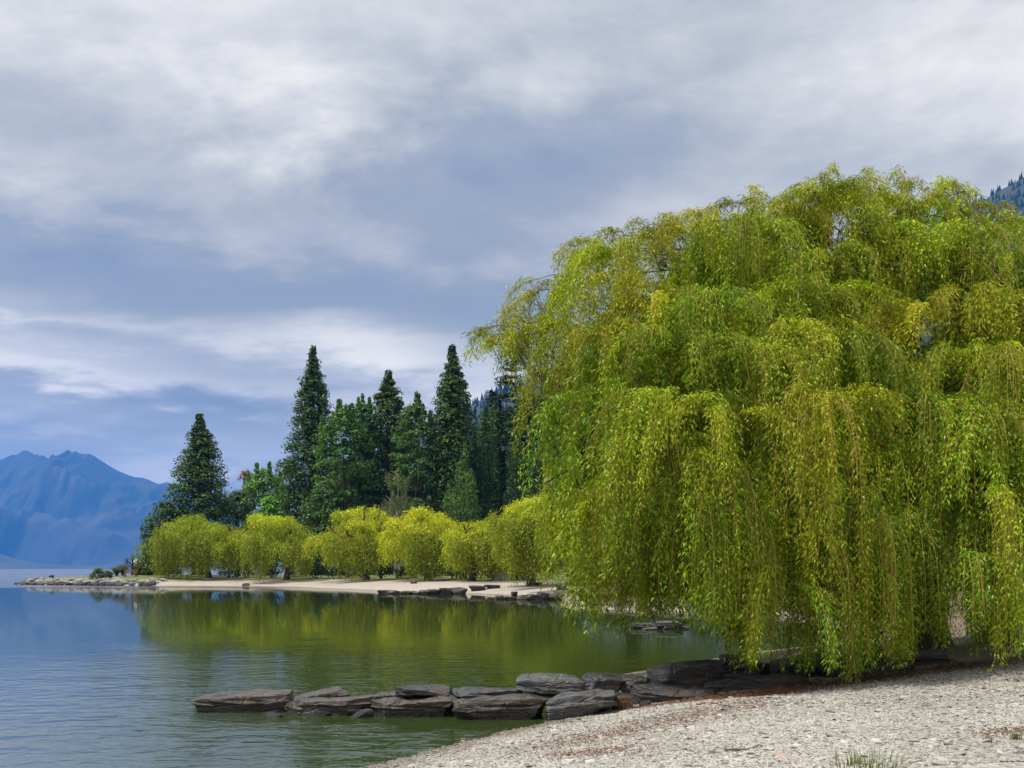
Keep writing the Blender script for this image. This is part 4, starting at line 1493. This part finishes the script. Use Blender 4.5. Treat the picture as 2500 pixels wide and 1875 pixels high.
BAYL = ['grey rock on the dry pebbles right of the broken row', 'flat grey rock farthest up the pebbles behind the broken row', 'thin sliver of rock awash at the tip of the nearer rock spit',
        'first rock standing clear at the tip of the nearer rock spit', 'second long rock of the nearer rock spit', 'third humped rock of the nearer rock spit', 'fourth blocky rock of the nearer rock spit',
        'tallest flat topped rock at the land end of the nearer rock spit', 'last dark rock of the nearer rock spit beside the hanging willow', 'small lone rock on the sand behind the nearer rock spit',
        'dark rock under the yellow willow beside the hanging willow', 'dark lump at the foot of the tall yellow willow']
for i, (a, b, t0, t1, Dd) in enumerate(BAY):
    rock('rock', a, b, t0, t1, Dd, 1.2, (ORD[i] + ' low dark rock from the left in the broken row below the golden willow') if i < 8 else BAYL[i - 8], 'rock_black', 40 + i, 3.5, n=8, sink=0.3, strata=0.4,
         taper=random.choice([-.4, .4, 0]), group='rocks along the far beach')
rock('rock', 590, 607, 1423, 1433, 126, 0.7, 'lone small dark rock at the waterline below the second yellow willow', 'rock_black', 70, 3, n=8, sink=0.3, taper=-.4)
rock('rock', 1003, 1018, 1417, 1425, 108, 0.6, 'lone dark stump of rock high on the far beach', 'rock_black', 71, 3, n=8, sink=0.2)

# rocks piled round the point: every stone its own
stone_me = []
for i in range(7):
    V, Q = slab_verts(4, 3.2)
    r = np.random.default_rng(500 + i)
    for _ in range(6):
        nn = norm(r.normal(size=3))
        e = V @ nn - r.uniform(0.7, 0.95)
        V = V - np.clip(e, 0, None)[:, None] * nn
    V = V + 0.10 * fbm(V * 1.6 + i * 5, 3, i)[:, None] * norm(V)
    stone_me.append((mesh_np('stone', V, Q, M['rock_far'], smooth=False), mesh_np('stone', V, Q, M['rock_black'], smooth=False)))
seg = LAND[30:36]
seglen = np.r_[0, np.cumsum(np.linalg.norm(np.diff(seg, axis=0), axis=1))]
for i in range(270):
    u = random.random() * seglen[-1]
    k = min(np.searchsorted(seglen, u, side='right') - 1, len(seg) - 2)
    f = (u - seglen[k]) / (seglen[k + 1] - seglen[k])
    P = seg[k] * (1 - f) + seg[k + 1] * f
    if P[0] > -44.5 - 3 * random.random():
        continue
    inn = random.random() ** 0.9 * 2.5
    e = seg[k + 1] - seg[k]
    nrm = np.array([-e[1], e[0]]) / np.linalg.norm(e)
    if shore_dist(np.array([P + nrm]))[0] < 0:
        nrm = -nrm
    Q2 = P + nrm * (inn - 0.35)
    s = random.uniform(0.22, 0.58) * (0.75 if inn > 1.8 else 1.0)
    dark = inn < 0.7 or (Q2[0] < -64 and random.random() < 0.7)
    o = bpy.data.objects.new('shore_stone', random.choice(stone_me)[1 if dark else 0])
    o.location = (Q2[0], Q2[1], max(gz(*Q2), 0) + s * 0.12)
    o.scale = (s * random.uniform(1.0, 1.7), s * random.uniform(0.8, 1.1), s * random.uniform(0.45, 0.75))
    o.rotation_euler = (random.uniform(-.3, .3), random.uniform(-.35, .35), random.uniform(-.7, .7))
    link(o)
    if dark:
        tag(o, 'dark wet stone at the foot of the rock pile round the point', 'rock', 'dark stones at the foot of the point')
    else:
        tag(o, 'pale angular stone in the rock pile round the point', 'rock', 'pale stones piled round the point')

for i in range(46):
    jx = random.uniform(620, 1760)
    jd = 15.45 if jx < 1350 else 15.0 + random.uniform(0, .5)
    x = (jx - 1250) / FPX * jd
    y = jd + (random.uniform(-0.25, 0.1) if jx < 1200 else random.uniform(-0.3, 0.3))
    s = random.uniform(0.05, 0.13)
    o = bpy.data.objects.new('rubble_stone', random.choice(stone_me)[1])
    o.location = (x, y, max(gz(x, y), -0.03) + s * 0.2)
    o.scale = (s * random.uniform(1.0, 1.9), s, s * random.uniform(0.5, 0.8))
    o.rotation_euler = (random.uniform(-.4, .4), random.uniform(-.4, .4), random.uniform(0, 3))
    link(o)
    tag(o, 'small dark stone wedged at the foot of the jetty rocks', 'rock', 'rubble at the foot of the jetty')

# ------------------------------------------------------------------ shingle on the near beach, leaf litter, grass
def pebble_mat():
    m, t, out = new_mat('pebble')
    p = t.n('ShaderNodeBsdfPrincipled')
    r = t.n('ShaderNodeObjectInfo').outputs['Random']
    c = t.ramp(r, [(0.0, (0.09, 0.088, 0.08)), (0.14, (0.20, 0.195, 0.175)), (0.4, (0.34, 0.325, 0.29)), (0.8, (0.43, 0.415, 0.38)), (0.96, (0.52, 0.50, 0.465)), (1.0, (0.36, 0.24, 0.16))])
    g = t.n('ShaderNodeNewGeometry').outputs['Position']
    f = t.noise(g, 60, 3)
    c = t.mix(t.math('MULTIPLY', f, 0.35), c, t.mix(1.0, c, (0.62, 0.60, 0.56), 'MULTIPLY'))
    pa = t.maprange(t.noise(g, 0.55, 4, 0.6), 0.44, 0.66, 0.0, 0.55)
    c = t.mix(pa, c, t.mix(1.0, c, (0.68, 0.68, 0.66), 'MULTIPLY'))
    sp = t.n('ShaderNodeSeparateXYZ'); t.link(g, sp.inputs[0])
    wet = t.maprange(t.math('ADD', sp.outputs[2], t.math('MULTIPLY', t.noise(g, 1.6, 4), 0.07)), 0.05, 0.17, 0.8, 0.0)
    c = t.mix(wet, c, t.mix(1.0, c, (0.42, 0.36, 0.27), 'MULTIPLY'))
    t.link(c, p.inputs['Base Color'])
    p.inputs['Roughness'].default_value = 0.7
    t.link(p.outputs[0], out.inputs[0])
    return m


M['pebble'] = pebble_mat()
NP_ = 170000
Dp = 1.0 / (1 / 21.0 + (1 / 8.2 - 1 / 21.0) * rng.random(NP_ * 2) ** 1.0)
Xp = (rng.random(NP_ * 2) * 1800 + 860 - 1250) / FPX * Dp
PP = np.c_[Xp, Dp]
zg, sg = ground(PP)
wdp = np.hypot((PP[:, 0] - 8.2) / 5.6, (PP[:, 1] - 20.6) / 4.4)
keep = (sg > -0.35) & ((wdp > 0.93) | (rng.random(len(PP)) < 0.15)) & ~((PP[:, 1] > 16.8) & (PP[:, 0] > 6))
PP, zg = PP[keep][:NP_], zg[keep][:NP_]
nearp = np.clip(1 - (np.hypot(PP[:, 0] - 3, PP[:, 1] - 12) - 6) / 12, 0, 1)
zg = zg + nearp * 0.012 * fbm(np.c_[PP * 3.0, np.zeros(len(PP))], 3, 21)
me = bpy.data.meshes.new('shingle')
me.vertices.add(len(PP))
me.vertices.foreach_set('co', np.c_[PP, zg + 0.003].astype(np.float32).ravel())
me.update()
sh = mesh_obj('shingle', me)
tag(sh, 'pale grey flat pebbles covering the near beach', 'pebbles', kind='stuff')
ng = bpy.data.node_groups.new('scatter_pebbles', 'GeometryNodeTree')
ng.interface.new_socket('Geometry', in_out='INPUT', socket_type='NodeSocketGeometry')
ng.interface.new_socket('Geometry', in_out='OUTPUT', socket_type='NodeSocketGeometry')
N = ng.nodes
gi, gout = N.new('NodeGroupInput'), N.new('NodeGroupOutput')
ico = N.new('GeometryNodeMeshIcoSphere'); ico.inputs['Radius'].default_value = 1.0; ico.inputs['Subdivisions'].default_value = 2
sm = N.new('GeometryNodeSetMaterial'); sm.inputs['Material'].default_value = M['pebble']
ssm = N.new('GeometryNodeSetShadeSmooth')
iop = N.new('GeometryNodeInstanceOnPoints')
rv = N.new('FunctionNodeRandomValue'); rv.data_type = 'FLOAT_VECTOR'
rv.inputs[0].default_value = (0.011, 0.007, 0.003); rv.inputs[1].default_value = (0.034, 0.021, 0.008)
rr_ = N.new('FunctionNodeRandomValue'); rr_.data_type = 'FLOAT_VECTOR'
rr_.inputs[0].default_value = (-0.4, -0.4, 0); rr_.inputs[1].default_value = (0.4, 0.4, 6.28)
rr_.inputs['Seed'].default_value = 7
for a, b in ((ico.outputs[0], ssm.inputs[0]), (ssm.outputs[0], sm.inputs[0]), (sm.outputs[0], iop.inputs['Instance']), (gi.outputs[0], iop.inputs['Points']),
             (rv.outputs[0], iop.inputs['Scale']), (rr_.outputs[0], iop.inputs['Rotation']), (iop.outputs[0], gout.inputs[0])):
    ng.links.new(a, b)
md = sh.modifiers.new('scatter', 'NODES')
md.node_group = ng
# a sprinkling of larger flat stones
ng2 = ng.copy()
for nd in ng2.nodes:
    if nd.bl_idname == 'FunctionNodeRandomValue' and nd.inputs['Seed'].default_value == 0:
        nd.inputs[0].default_value = (0.025, 0.018, 0.008)
        nd.inputs[1].default_value = (0.075, 0.05, 0.018)
sel = rng.choice(len(PP), 1500, replace=False)
me = bpy.data.meshes.new('larger_stones')
me.vertices.add(len(sel))
me.vertices.foreach_set('co', np.c_[PP[sel], zg[sel] + 0.006].astype(np.float32).ravel())
me.update()
sh2 = mesh_obj('larger_stones', me)
tag(sh2, 'larger flat stones scattered through the shingle', 'pebbles', kind='stuff')
md = sh2.modifiers.new('scatter', 'NODES')
md.node_group = ng2

# fallen leaves: thin curled flakes along the drip line and in a drift across the pebbles
M['litter'] = leaf_mat('dead_leaf', 0.05, 0.02)


def litter(name, P, label, size=0.05):
    z, s_ = ground(P)
    n = len(P)
    P3 = np.c_[P, z + 0.012 + 0.02 * rng.random(n)]
    a = rng.random(n) * 6.28
    D_ = np.c_[np.cos(a), np.sin(a), rng.normal(0, 0.2, n)]
    tint = np.array([0.17, 0.082, 0.042])[None] * (0.45 + 0.9 * rng.random((n, 1)))
    V, Q, T = leaf_quads(P3, D_, size * (0.6 + rng.random(n)), size * 0.28, tint, np.c_[rng.normal(0, .3, (n, 2)), np.ones(n)])
    o = mesh_obj(name, mesh_np(name, V, Q, M['litter'], tint=T))
    tag(o, label, 'leaf litter', kind='stuff')


def along(pts, n, w):
    pts = np.array([at(a, b, 1)[:2] * 0 + np.array([(a - 1250) / FPX * d, d]) for a, b, d in pts])
    u = rng.random(n) * (len(pts) - 1)
    k = u.astype(int)
    f = (u - k)[:, None]
    return pts[k] * (1 - f) + pts[k + 1] * f + rng.normal(0, 1, (n, 2)) * np.array([w * 1.6, w])


litter('leaf_litter', np.concatenate([along([(1700, 0, 15.2), (1850, 0, 15.1), (2000, 0, 15.5), (2200, 0, 15.9), (2430, 0, 16.4)], 9000, 0.22),
                                      along([(1780, 0, 14.9), (1900, 0, 15.0)], 2500, 0.18), along([(1560, 0, 15.0), (1680, 0, 14.9)], 500, 0.15),
                                      along([(1370, 0, 11.3), (1500, 0, 11.9), (1640, 0, 12.5), (1760, 0, 13.2), (1830, 0, 14.2)], 2600, 0.28),
                                      along([(1400, 0, 10.3), (1500, 0, 10.5)], 500, 0.2), along([(2420, 0, 9.6), (2500, 0, 9.8)], 350, 0.12)]),
       'rust brown fallen leaves drifted over the pebbles below the willow')


def grass_tuft(name, px, D, n, h, r, label, cols, lean=0.35):
    x = (px - 1250) / FPX * D
    base = np.array([x, D, gz(x, D)])
    o = empty(name, base)
    tag(o, label, 'grass')
    parts, tt = [], []
    for i in range(n):
        a = random.random() * 6.28
        q = r * math.sqrt(random.random())
        p0 = np.array([q * math.cos(a), q * math.sin(a), -0.01])
        hh = h * random.uniform(0.35, 1.0)
        b = a + random.uniform(-.6, .6)
        ln = lean * hh * random.uniform(0.2, 1.3)
        t_ = np.linspace(0, 1, 5)[:, None]
        c = p0 + np.c_[math.cos(b) * ln * t_ ** 2, math.sin(b) * ln * t_ ** 2, hh * t_ * (1 - 0.12 * t_)]
        s_ = np.array([-math.sin(b), math.cos(b), 0]) * 0.0045
        w = (1 - 0.9 * t_)
        V = np.concatenate([c + s_ * w, c - s_ * w])
        F = np.array([[k, k + 1, k + 6, k + 5] for k in range(4)])
        parts.append((V, F))
        tt.append(np.repeat(np.array(random.choice(cols))[None] * random.uniform(.7, 1.2), 10, 0))
    v, f = join(parts)
    mesh_obj('blades', mesh_np('blades', v, f, M['leaf'], tint=np.concatenate(tt)), o)


grass_tuft('grass_tuft', 2115, 8.35, 150, 0.23, 0.30, 'spiky green grass tuft growing out of the pebbles at the bottom edge',
           [(0.13, 0.19, 0.05), (0.20, 0.22, 0.09), (0.09, 0.16, 0.03), (0.30, 0.28, 0.16)])
grass_tuft('weed', 2480, 9.2, 60, 0.13, 0.05, 'small green weed sprouting near the bottom right corner', [(0.12, 0.15, 0.05), (0.20, 0.14, 0.06)])
grass_tuft('dry_weed', 2425, 9.1, 26, 0.11, 0.07, 'small dry leafless weed left of the green sprout', [(0.14, 0.10, 0.07)], 0.8)

# rusty roots on the small stone
rt = empty('root_clump', at(1520, 1718, 14.95))
tag(rt, 'rusty brown roots hanging over the small dark stone', 'roots')
prt = []
for i in range(34):
    x0 = random.uniform(-.13, .13)
    P0 = np.array([x0, random.uniform(0, .12), random.uniform(.03, .12)])
    P1 = np.array([x0 + random.uniform(-.05, .05), random.uniform(-.10, -.02), random.uniform(-.10, .0)])
    prt.append(tube(limb_path(P0, P1, rise=0.15, n=5, wig=0.2), np.linspace(0.005, 0.002, 5), 4))
v, f = join(prt)
M['root'] = plain_mat('root', (0.11, 0.05, 0.024), 0.8, 0.5)
mesh_obj('roots', mesh_np('roots', v, f, M['root']), rt)

# a few twigs and driftwood sticks on the pebbles
M['stick'] = plain_mat('driftwood', (0.20, 0.15, 0.11), 0.85, 0.35)
for (sx, sd, ln, ang, lab) in [(1700, 13.9, 0.30, 0.1, 'thin dark stick on the pebbles below the long bedded rock'), (1770, 9.6, 0.45, 0.25, 'pale bent stick on the pebbles near the bottom edge'),
                               (2490, 12.4, 0.4, 0.15, 'brown stick on the pebbles at the right edge'), (1610, 19.5, 0.4, 0.2, 'small driftwood piece on the sand behind the black rocks')]:
    x = (sx - 1250) / FPX * sd
    P0 = np.array([0, 0, 0.0])
    P1 = np.array([math.cos(ang), math.sin(ang), 0.0]) * ln
    v, f = tube(limb_path(P0, P1, rise=0.06, n=6, wig=0.12), np.array([.012, .013, .012, .010, .008, .005]), 6)
    o = mesh_obj('driftwood_stick', mesh_np('driftwood_stick', v, f, M['stick'], smooth=True), None, (x, sd, gz(x, sd) + 0.03))
    tag(o, lab, 'stick')

# ------------------------------------------------------------------ the point: bench, flax, cabbage tree, shrubs, pole, buildings
def ptz(px, D):
    x = (px - 1250) / FPX * D
    return np.array([x, D, gz(x, D)])


def box(cx, cy, cz, sx, sy, sz):
    V = np.array([(cx + a * sx / 2, cy + b * sy / 2, cz + c * sz / 2) for c in (-1, 1) for b in (-1, 1) for a in (-1, 1)])
    F = np.array([[0, 2, 3, 1], [4, 5, 7, 6], [0, 1, 5, 4], [2, 6, 7, 3], [0, 4, 6, 2], [1, 3, 7, 5]])
    return V, F


M['wood'] = plain_mat('bench_wood', (0.20, 0.125, 0.075), 0.7, 0.3, 12)
b0 = ptz(318, 137)
bench = empty('park_bench', b0)
tag(bench, 'brown wooden bench on the grass of the point', 'bench')
for i in range(3):
    v, f = box(0, -0.20 + i * 0.18, 0.46, 1.9, 0.15, 0.05)
    mesh_obj('seat_slat', mesh_np('seat_slat', v, f, M['wood']), bench)
for i in range(3):
    v, f = box(0, 0.30 + i * 0.02, 0.62 + i * 0.17, 1.9, 0.05, 0.14)
    mesh_obj('backrest_slat', mesh_np('backrest_slat', v, f, M['wood']), bench)
for sx in (-0.75, 0.75):
    v, f = join([box(sx, -0.15, 0.21, 0.10, 0.08, 0.44), box(sx, 0.30, 0.48, 0.10, 0.06, 0.98)])
    mesh_obj('leg', mesh_np('leg', v, f, M['wood']), bench)


def flax(px, D, n, h, label, cols, name='flax_clump', lean=0.6, w=0.06):
    base = ptz(px, D)
    o = empty(name, base)
    tag(o, label, 'shrub')
    parts, tt = [], []
    for i in range(n):
        a = random.random() * 6.28
        hh = h * random.uniform(0.5, 1.0)
        ln = lean * hh * random.uniform(0.3, 1.4)
        t_ = np.linspace(0, 1, 5)[:, None]
        c = np.c_[math.cos(a) * (0.15 + ln * t_ ** 1.6), math.sin(a) * (0.15 + ln * t_ ** 1.6), hh * (t_ - 0.25 * t_ ** 3)]
        s_ = np.array([-math.sin(a), math.cos(a), 0]) * w
        wd_ = (1 - 0.85 * t_)
        parts.append((np.concatenate([c + s_ * wd_, c - s_ * wd_]), np.array([[k, k + 1, k + 6, k + 5] for k in range(4)])))
        tt.append(np.repeat(np.array(random.choice(cols))[None] * random.uniform(.7, 1.25), 10, 0))
    v, f = join(parts)
    mesh_obj('leaves', mesh_np('leaves', v, f, M['leaf'], tint=np.concatenate(tt)), o)


BR = [(0.10, 0.075, 0.04), (0.13, 0.10, 0.05), (0.07, 0.08, 0.03)]
flax(285, 141, 220, 1.7, 'brownish spiky flax clump left of the bench', BR)
flax(300, 143, 180, 2.3, 'taller brown flax clump behind the bench', BR)
flax(335, 143, 200, 2.4, 'olive flax clump right of the bench', [(0.09, 0.10, 0.03), (0.12, 0.10, 0.04)])
flax(352, 144, 160, 1.8, 'low dark flax at the foot of the left hand trees', [(0.05, 0.07, 0.03)])


def shrub(px, D, wpx, hpx, label, col, n=40, size=0.22, name='shrub'):
    base = ptz(px, D)
    o = empty(name, base)
    tag(o, label, 'shrub')
    rx, h = wpx / FPX * D / 2, hpx / FPX * D
    a = rng.random(n) * 6.28
    u = rng.random(n)
    q = rx * np.sqrt(rng.random(n)) * np.sqrt(1 - 0.7 * u ** 2)
    C = base + np.c_[q * np.cos(a), q * np.sin(a) * 0.8, h * (0.08 + 0.72 * u)]
    tint = np.array(col)[None] * (0.6 + 0.8 * rng.random((n, 1)))
    V, Q, T = puffs(C, np.full((n, 3), min(rx, h) * 0.3), 26, size, tint)
    part('foliage', o, V, Q, M['leaf'], tint=T)
    prt = [tube(limb_path(base - np.array([0, 0, .1]), C[k], rise=.05, n=4), np.linspace(.05, .02, 4), 4) for k in range(6)]
    v, f = join(prt)
    part('stems', o, v, f, M['bark'])


shrub(245, 136, 48, 27, 'leafy green shrub among the stones of the point', (0.075, 0.115, 0.03))
shrub(268, 139, 20, 16, 'small leafy shrub right of the larger one on the point', (0.06, 0.10, 0.03), 20)
shrub(125, 141, 14, 11, 'tiny green bush on the outer stones of the point', (0.05, 0.09, 0.035), 14, 0.15)
shrub(365, 141, 40, 24, 'round green shrub at the edge of the leftmost willow', (0.06, 0.11, 0.03))
shrub(345, 145, 40, 34, 'dark leafy shrub behind the flax clumps', (0.04, 0.07, 0.03))
HL = ['dark shrub behind the gap right of the leftmost willow', 'dark shrub left of the second willow trunk', 'dark shrub right of the second willow trunk', 'dark shrub left of the bare dark trunk of the bright yellow willow',
      'dark shrub right of the bare trunk of the bright yellow willow', 'dark shrub behind the left side of the big golden willow', 'dark shrub behind the leaning stems', 'tall dark shrub straight behind the second willow trunk',
      'dark shrub behind the right tresses of the leftmost willow', 'tall dark shrub straight behind the bare dark trunk', 'dark shrub behind the right side of the big golden willow', 'dark shrub left of the white building', 'dark shrub right of the white building']
for i, (a, b, w_, h_) in enumerate([(600, 140, 60, 40), (660, 139, 60, 45), (770, 136, 70, 45), (830, 133, 60, 42), (930, 128, 70, 42), (990, 124, 60, 40), (1130, 120, 70, 42), (720, 141, 70, 50),
                                    (560, 143, 50, 36), (880, 134, 60, 50), (1060, 126, 70, 44), (1210, 112, 60, 40), (1280, 104, 60, 40)]):
    shrub(a, b, w_, h_, HL[i], (0.032, 0.060, 0.024), 36, 0.26, 'hedge_shrub')
    bpy.context.view_layer.objects.active = None
for o in COL.objects:
    if o.name.startswith('hedge_shrub'):
        o['group'] = 'shady shrubs behind the yellow willows'


def cabbage_tree(px, ytop, D, label, h2=0.0):
    base = ptz(px, D)
    top = at(px, ytop, D)
    o = empty('cabbage_tree', base)
    tag(o, label, 'tree')
    H = top[2] - base[2] - 0.5
    parts, tt = [], []
    wood = [tube(limb_path((0, 0, -0.1), (0.1, 0, H), rise=0, n=5), np.linspace(0.14, 0.09, 5), 7)]
    for (hx, hzz) in ((0.1, H), (-0.7, H - 0.5), (0.9, H - 0.4)):
        if hx != 0.1:
            wood.append(tube(limb_path((0.06, 0, H * 0.6), (hx, 0, hzz), rise=0.05, n=4), np.linspace(0.08, 0.06, 4), 5))
        for i in range(70):
            d_ = norm(rng.normal(size=3) + np.array([0, 0, 0.35]))
            L = random.uniform(0.6, 1.0)
            t_ = np.linspace(0, 1, 4)[:, None]
            c = np.array([hx, 0, hzz]) + d_ * L * t_ + np.array([0, 0, -0.35]) * t_ ** 2 * L
            s_ = norm(np.cross(d_, np.array([0.2, 0.1, 1.0]))) * 0.035
            w = 1 - 0.8 * t_
            parts.append((np.concatenate([c + s_ * w, c - s_ * w]), np.array([[k, k + 1, k + 5, k + 4] for k in range(3)])))
            tt.append(np.repeat(np.array([0.07, 0.085, 0.035])[None] * random.uniform(.6, 1.3), 8, 0))
    v, f = join(parts)
    mesh_obj('crown', mesh_np('crown', v, f, M['leaf'], tint=np.concatenate(tt)), o)
    v, f = join(wood)
    mesh_obj('trunk', mesh_np('trunk', v, f, M['bark'], smooth=True), o)


cabbage_tree(322, 1352, 143, 'spiky cabbage tree behind the bench on the point')
M['pole'] = plain_mat('pole_paint', (0.10, 0.12, 0.16), 0.5, 0.1)
pb = ptz(336, 150)
v, f = join([tube(np.array([(0, 0, -.2), (0, 0, 2.0), (0, 0, at(336, 1340, 150)[2] - pb[2])]), [0.07, 0.06, 0.04], 8), box(0, 0, at(336, 1341, 150)[2] - pb[2], 0.12, 0.12, 0.12)])
po = mesh_obj('light_pole', mesh_np('light_pole', v, f, M['pole']), None, pb)
tag(po, 'thin dark pole standing behind the cabbage tree', 'pole')

M['white'] = plain_mat('white_paint', (0.78, 0.78, 0.76), 0.5, 0.05)
M['roof'] = plain_mat('pale_roof', (0.60, 0.62, 0.64), 0.5, 0.1)
M['glass'] = plain_mat('dark_window', (0.03, 0.035, 0.04), 0.15, 0.1)


def pavilion(px, D, w, h, label, ridge=0.7):
    base = ptz(px, D)
    o = empty('pavilion', base)
    tag(o, label, 'building')
    v, f = box(0, 0, h / 2 - 0.1, w, 3.0, h + 0.2)
    mesh_obj('wall', mesh_np('wall', v, f, M['white']), o)
    e = 0.3
    V = np.array([(-w / 2 - e, -1.8, h), (w / 2 + e, -1.8, h), (w / 2 + e, 1.8, h), (-w / 2 - e, 1.8, h), (-w / 2 - e, 0, h + ridge), (w / 2 + e, 0, h + ridge),
                  (-w / 2 - e, -1.8, h + .08), (w / 2 + e, -1.8, h + .08), (w / 2 + e, 1.8, h + .08), (-w / 2 - e, 1.8, h + .08)])
    r = mesh_obj('roof', mesh_np('roof', V, [np.array([[0, 3, 2, 1], [0, 1, 7, 6], [2, 3, 9, 8], [6, 7, 5, 4], [8, 9, 4, 5]]), np.array([[0, 6, 4], [0, 4, 3], [3, 4, 9], [1, 5, 7], [1, 2, 5], [2, 8, 5]])], M['roof']), o)
    for k in (-1, 1):
        v, f = box(k * w * 0.24, -1.52, h * 0.58, w * 0.22, 0.06, h * 0.4)
        wn = mesh_obj('window', mesh_np('window', v, f, M['glass']), o)
    v, f = box(0, -1.52, h * 0.42, 0.9, 0.06, h * 0.84)
    mesh_obj('door', mesh_np('door', v, f, M['glass']), o)


pavilion(1256, 108, 4.2, 2.5, 'white building glimpsed through the gap in the golden willows')
pavilion(362, 152, 3.2, 2.4, 'white roofed hut peeping out behind the dark shrubs of the point')

# slim dark stems of the thicket between the golden willows
for i in range(9):
    p0 = ptz(1105 + i * 8 + random.uniform(-3, 3), 117 + random.uniform(-1, 2))
    lean = random.uniform(0.5, 2.2)
    v, f = tube(limb_path((0, 0, -.2), (lean, random.uniform(-.4, .4), random.uniform(3.5, 5)), rise=0.02, n=6), np.linspace(0.14, 0.06, 6), 6)
    o = mesh_obj('bare_stem', mesh_np('bare_stem', v, f, M['bark'], smooth=True), None, p0)
    tag(o, ORD[i] + ' slim dark leaning stem from the left, right of the big golden willow', 'tree stem', 'leaning stems in the thicket')
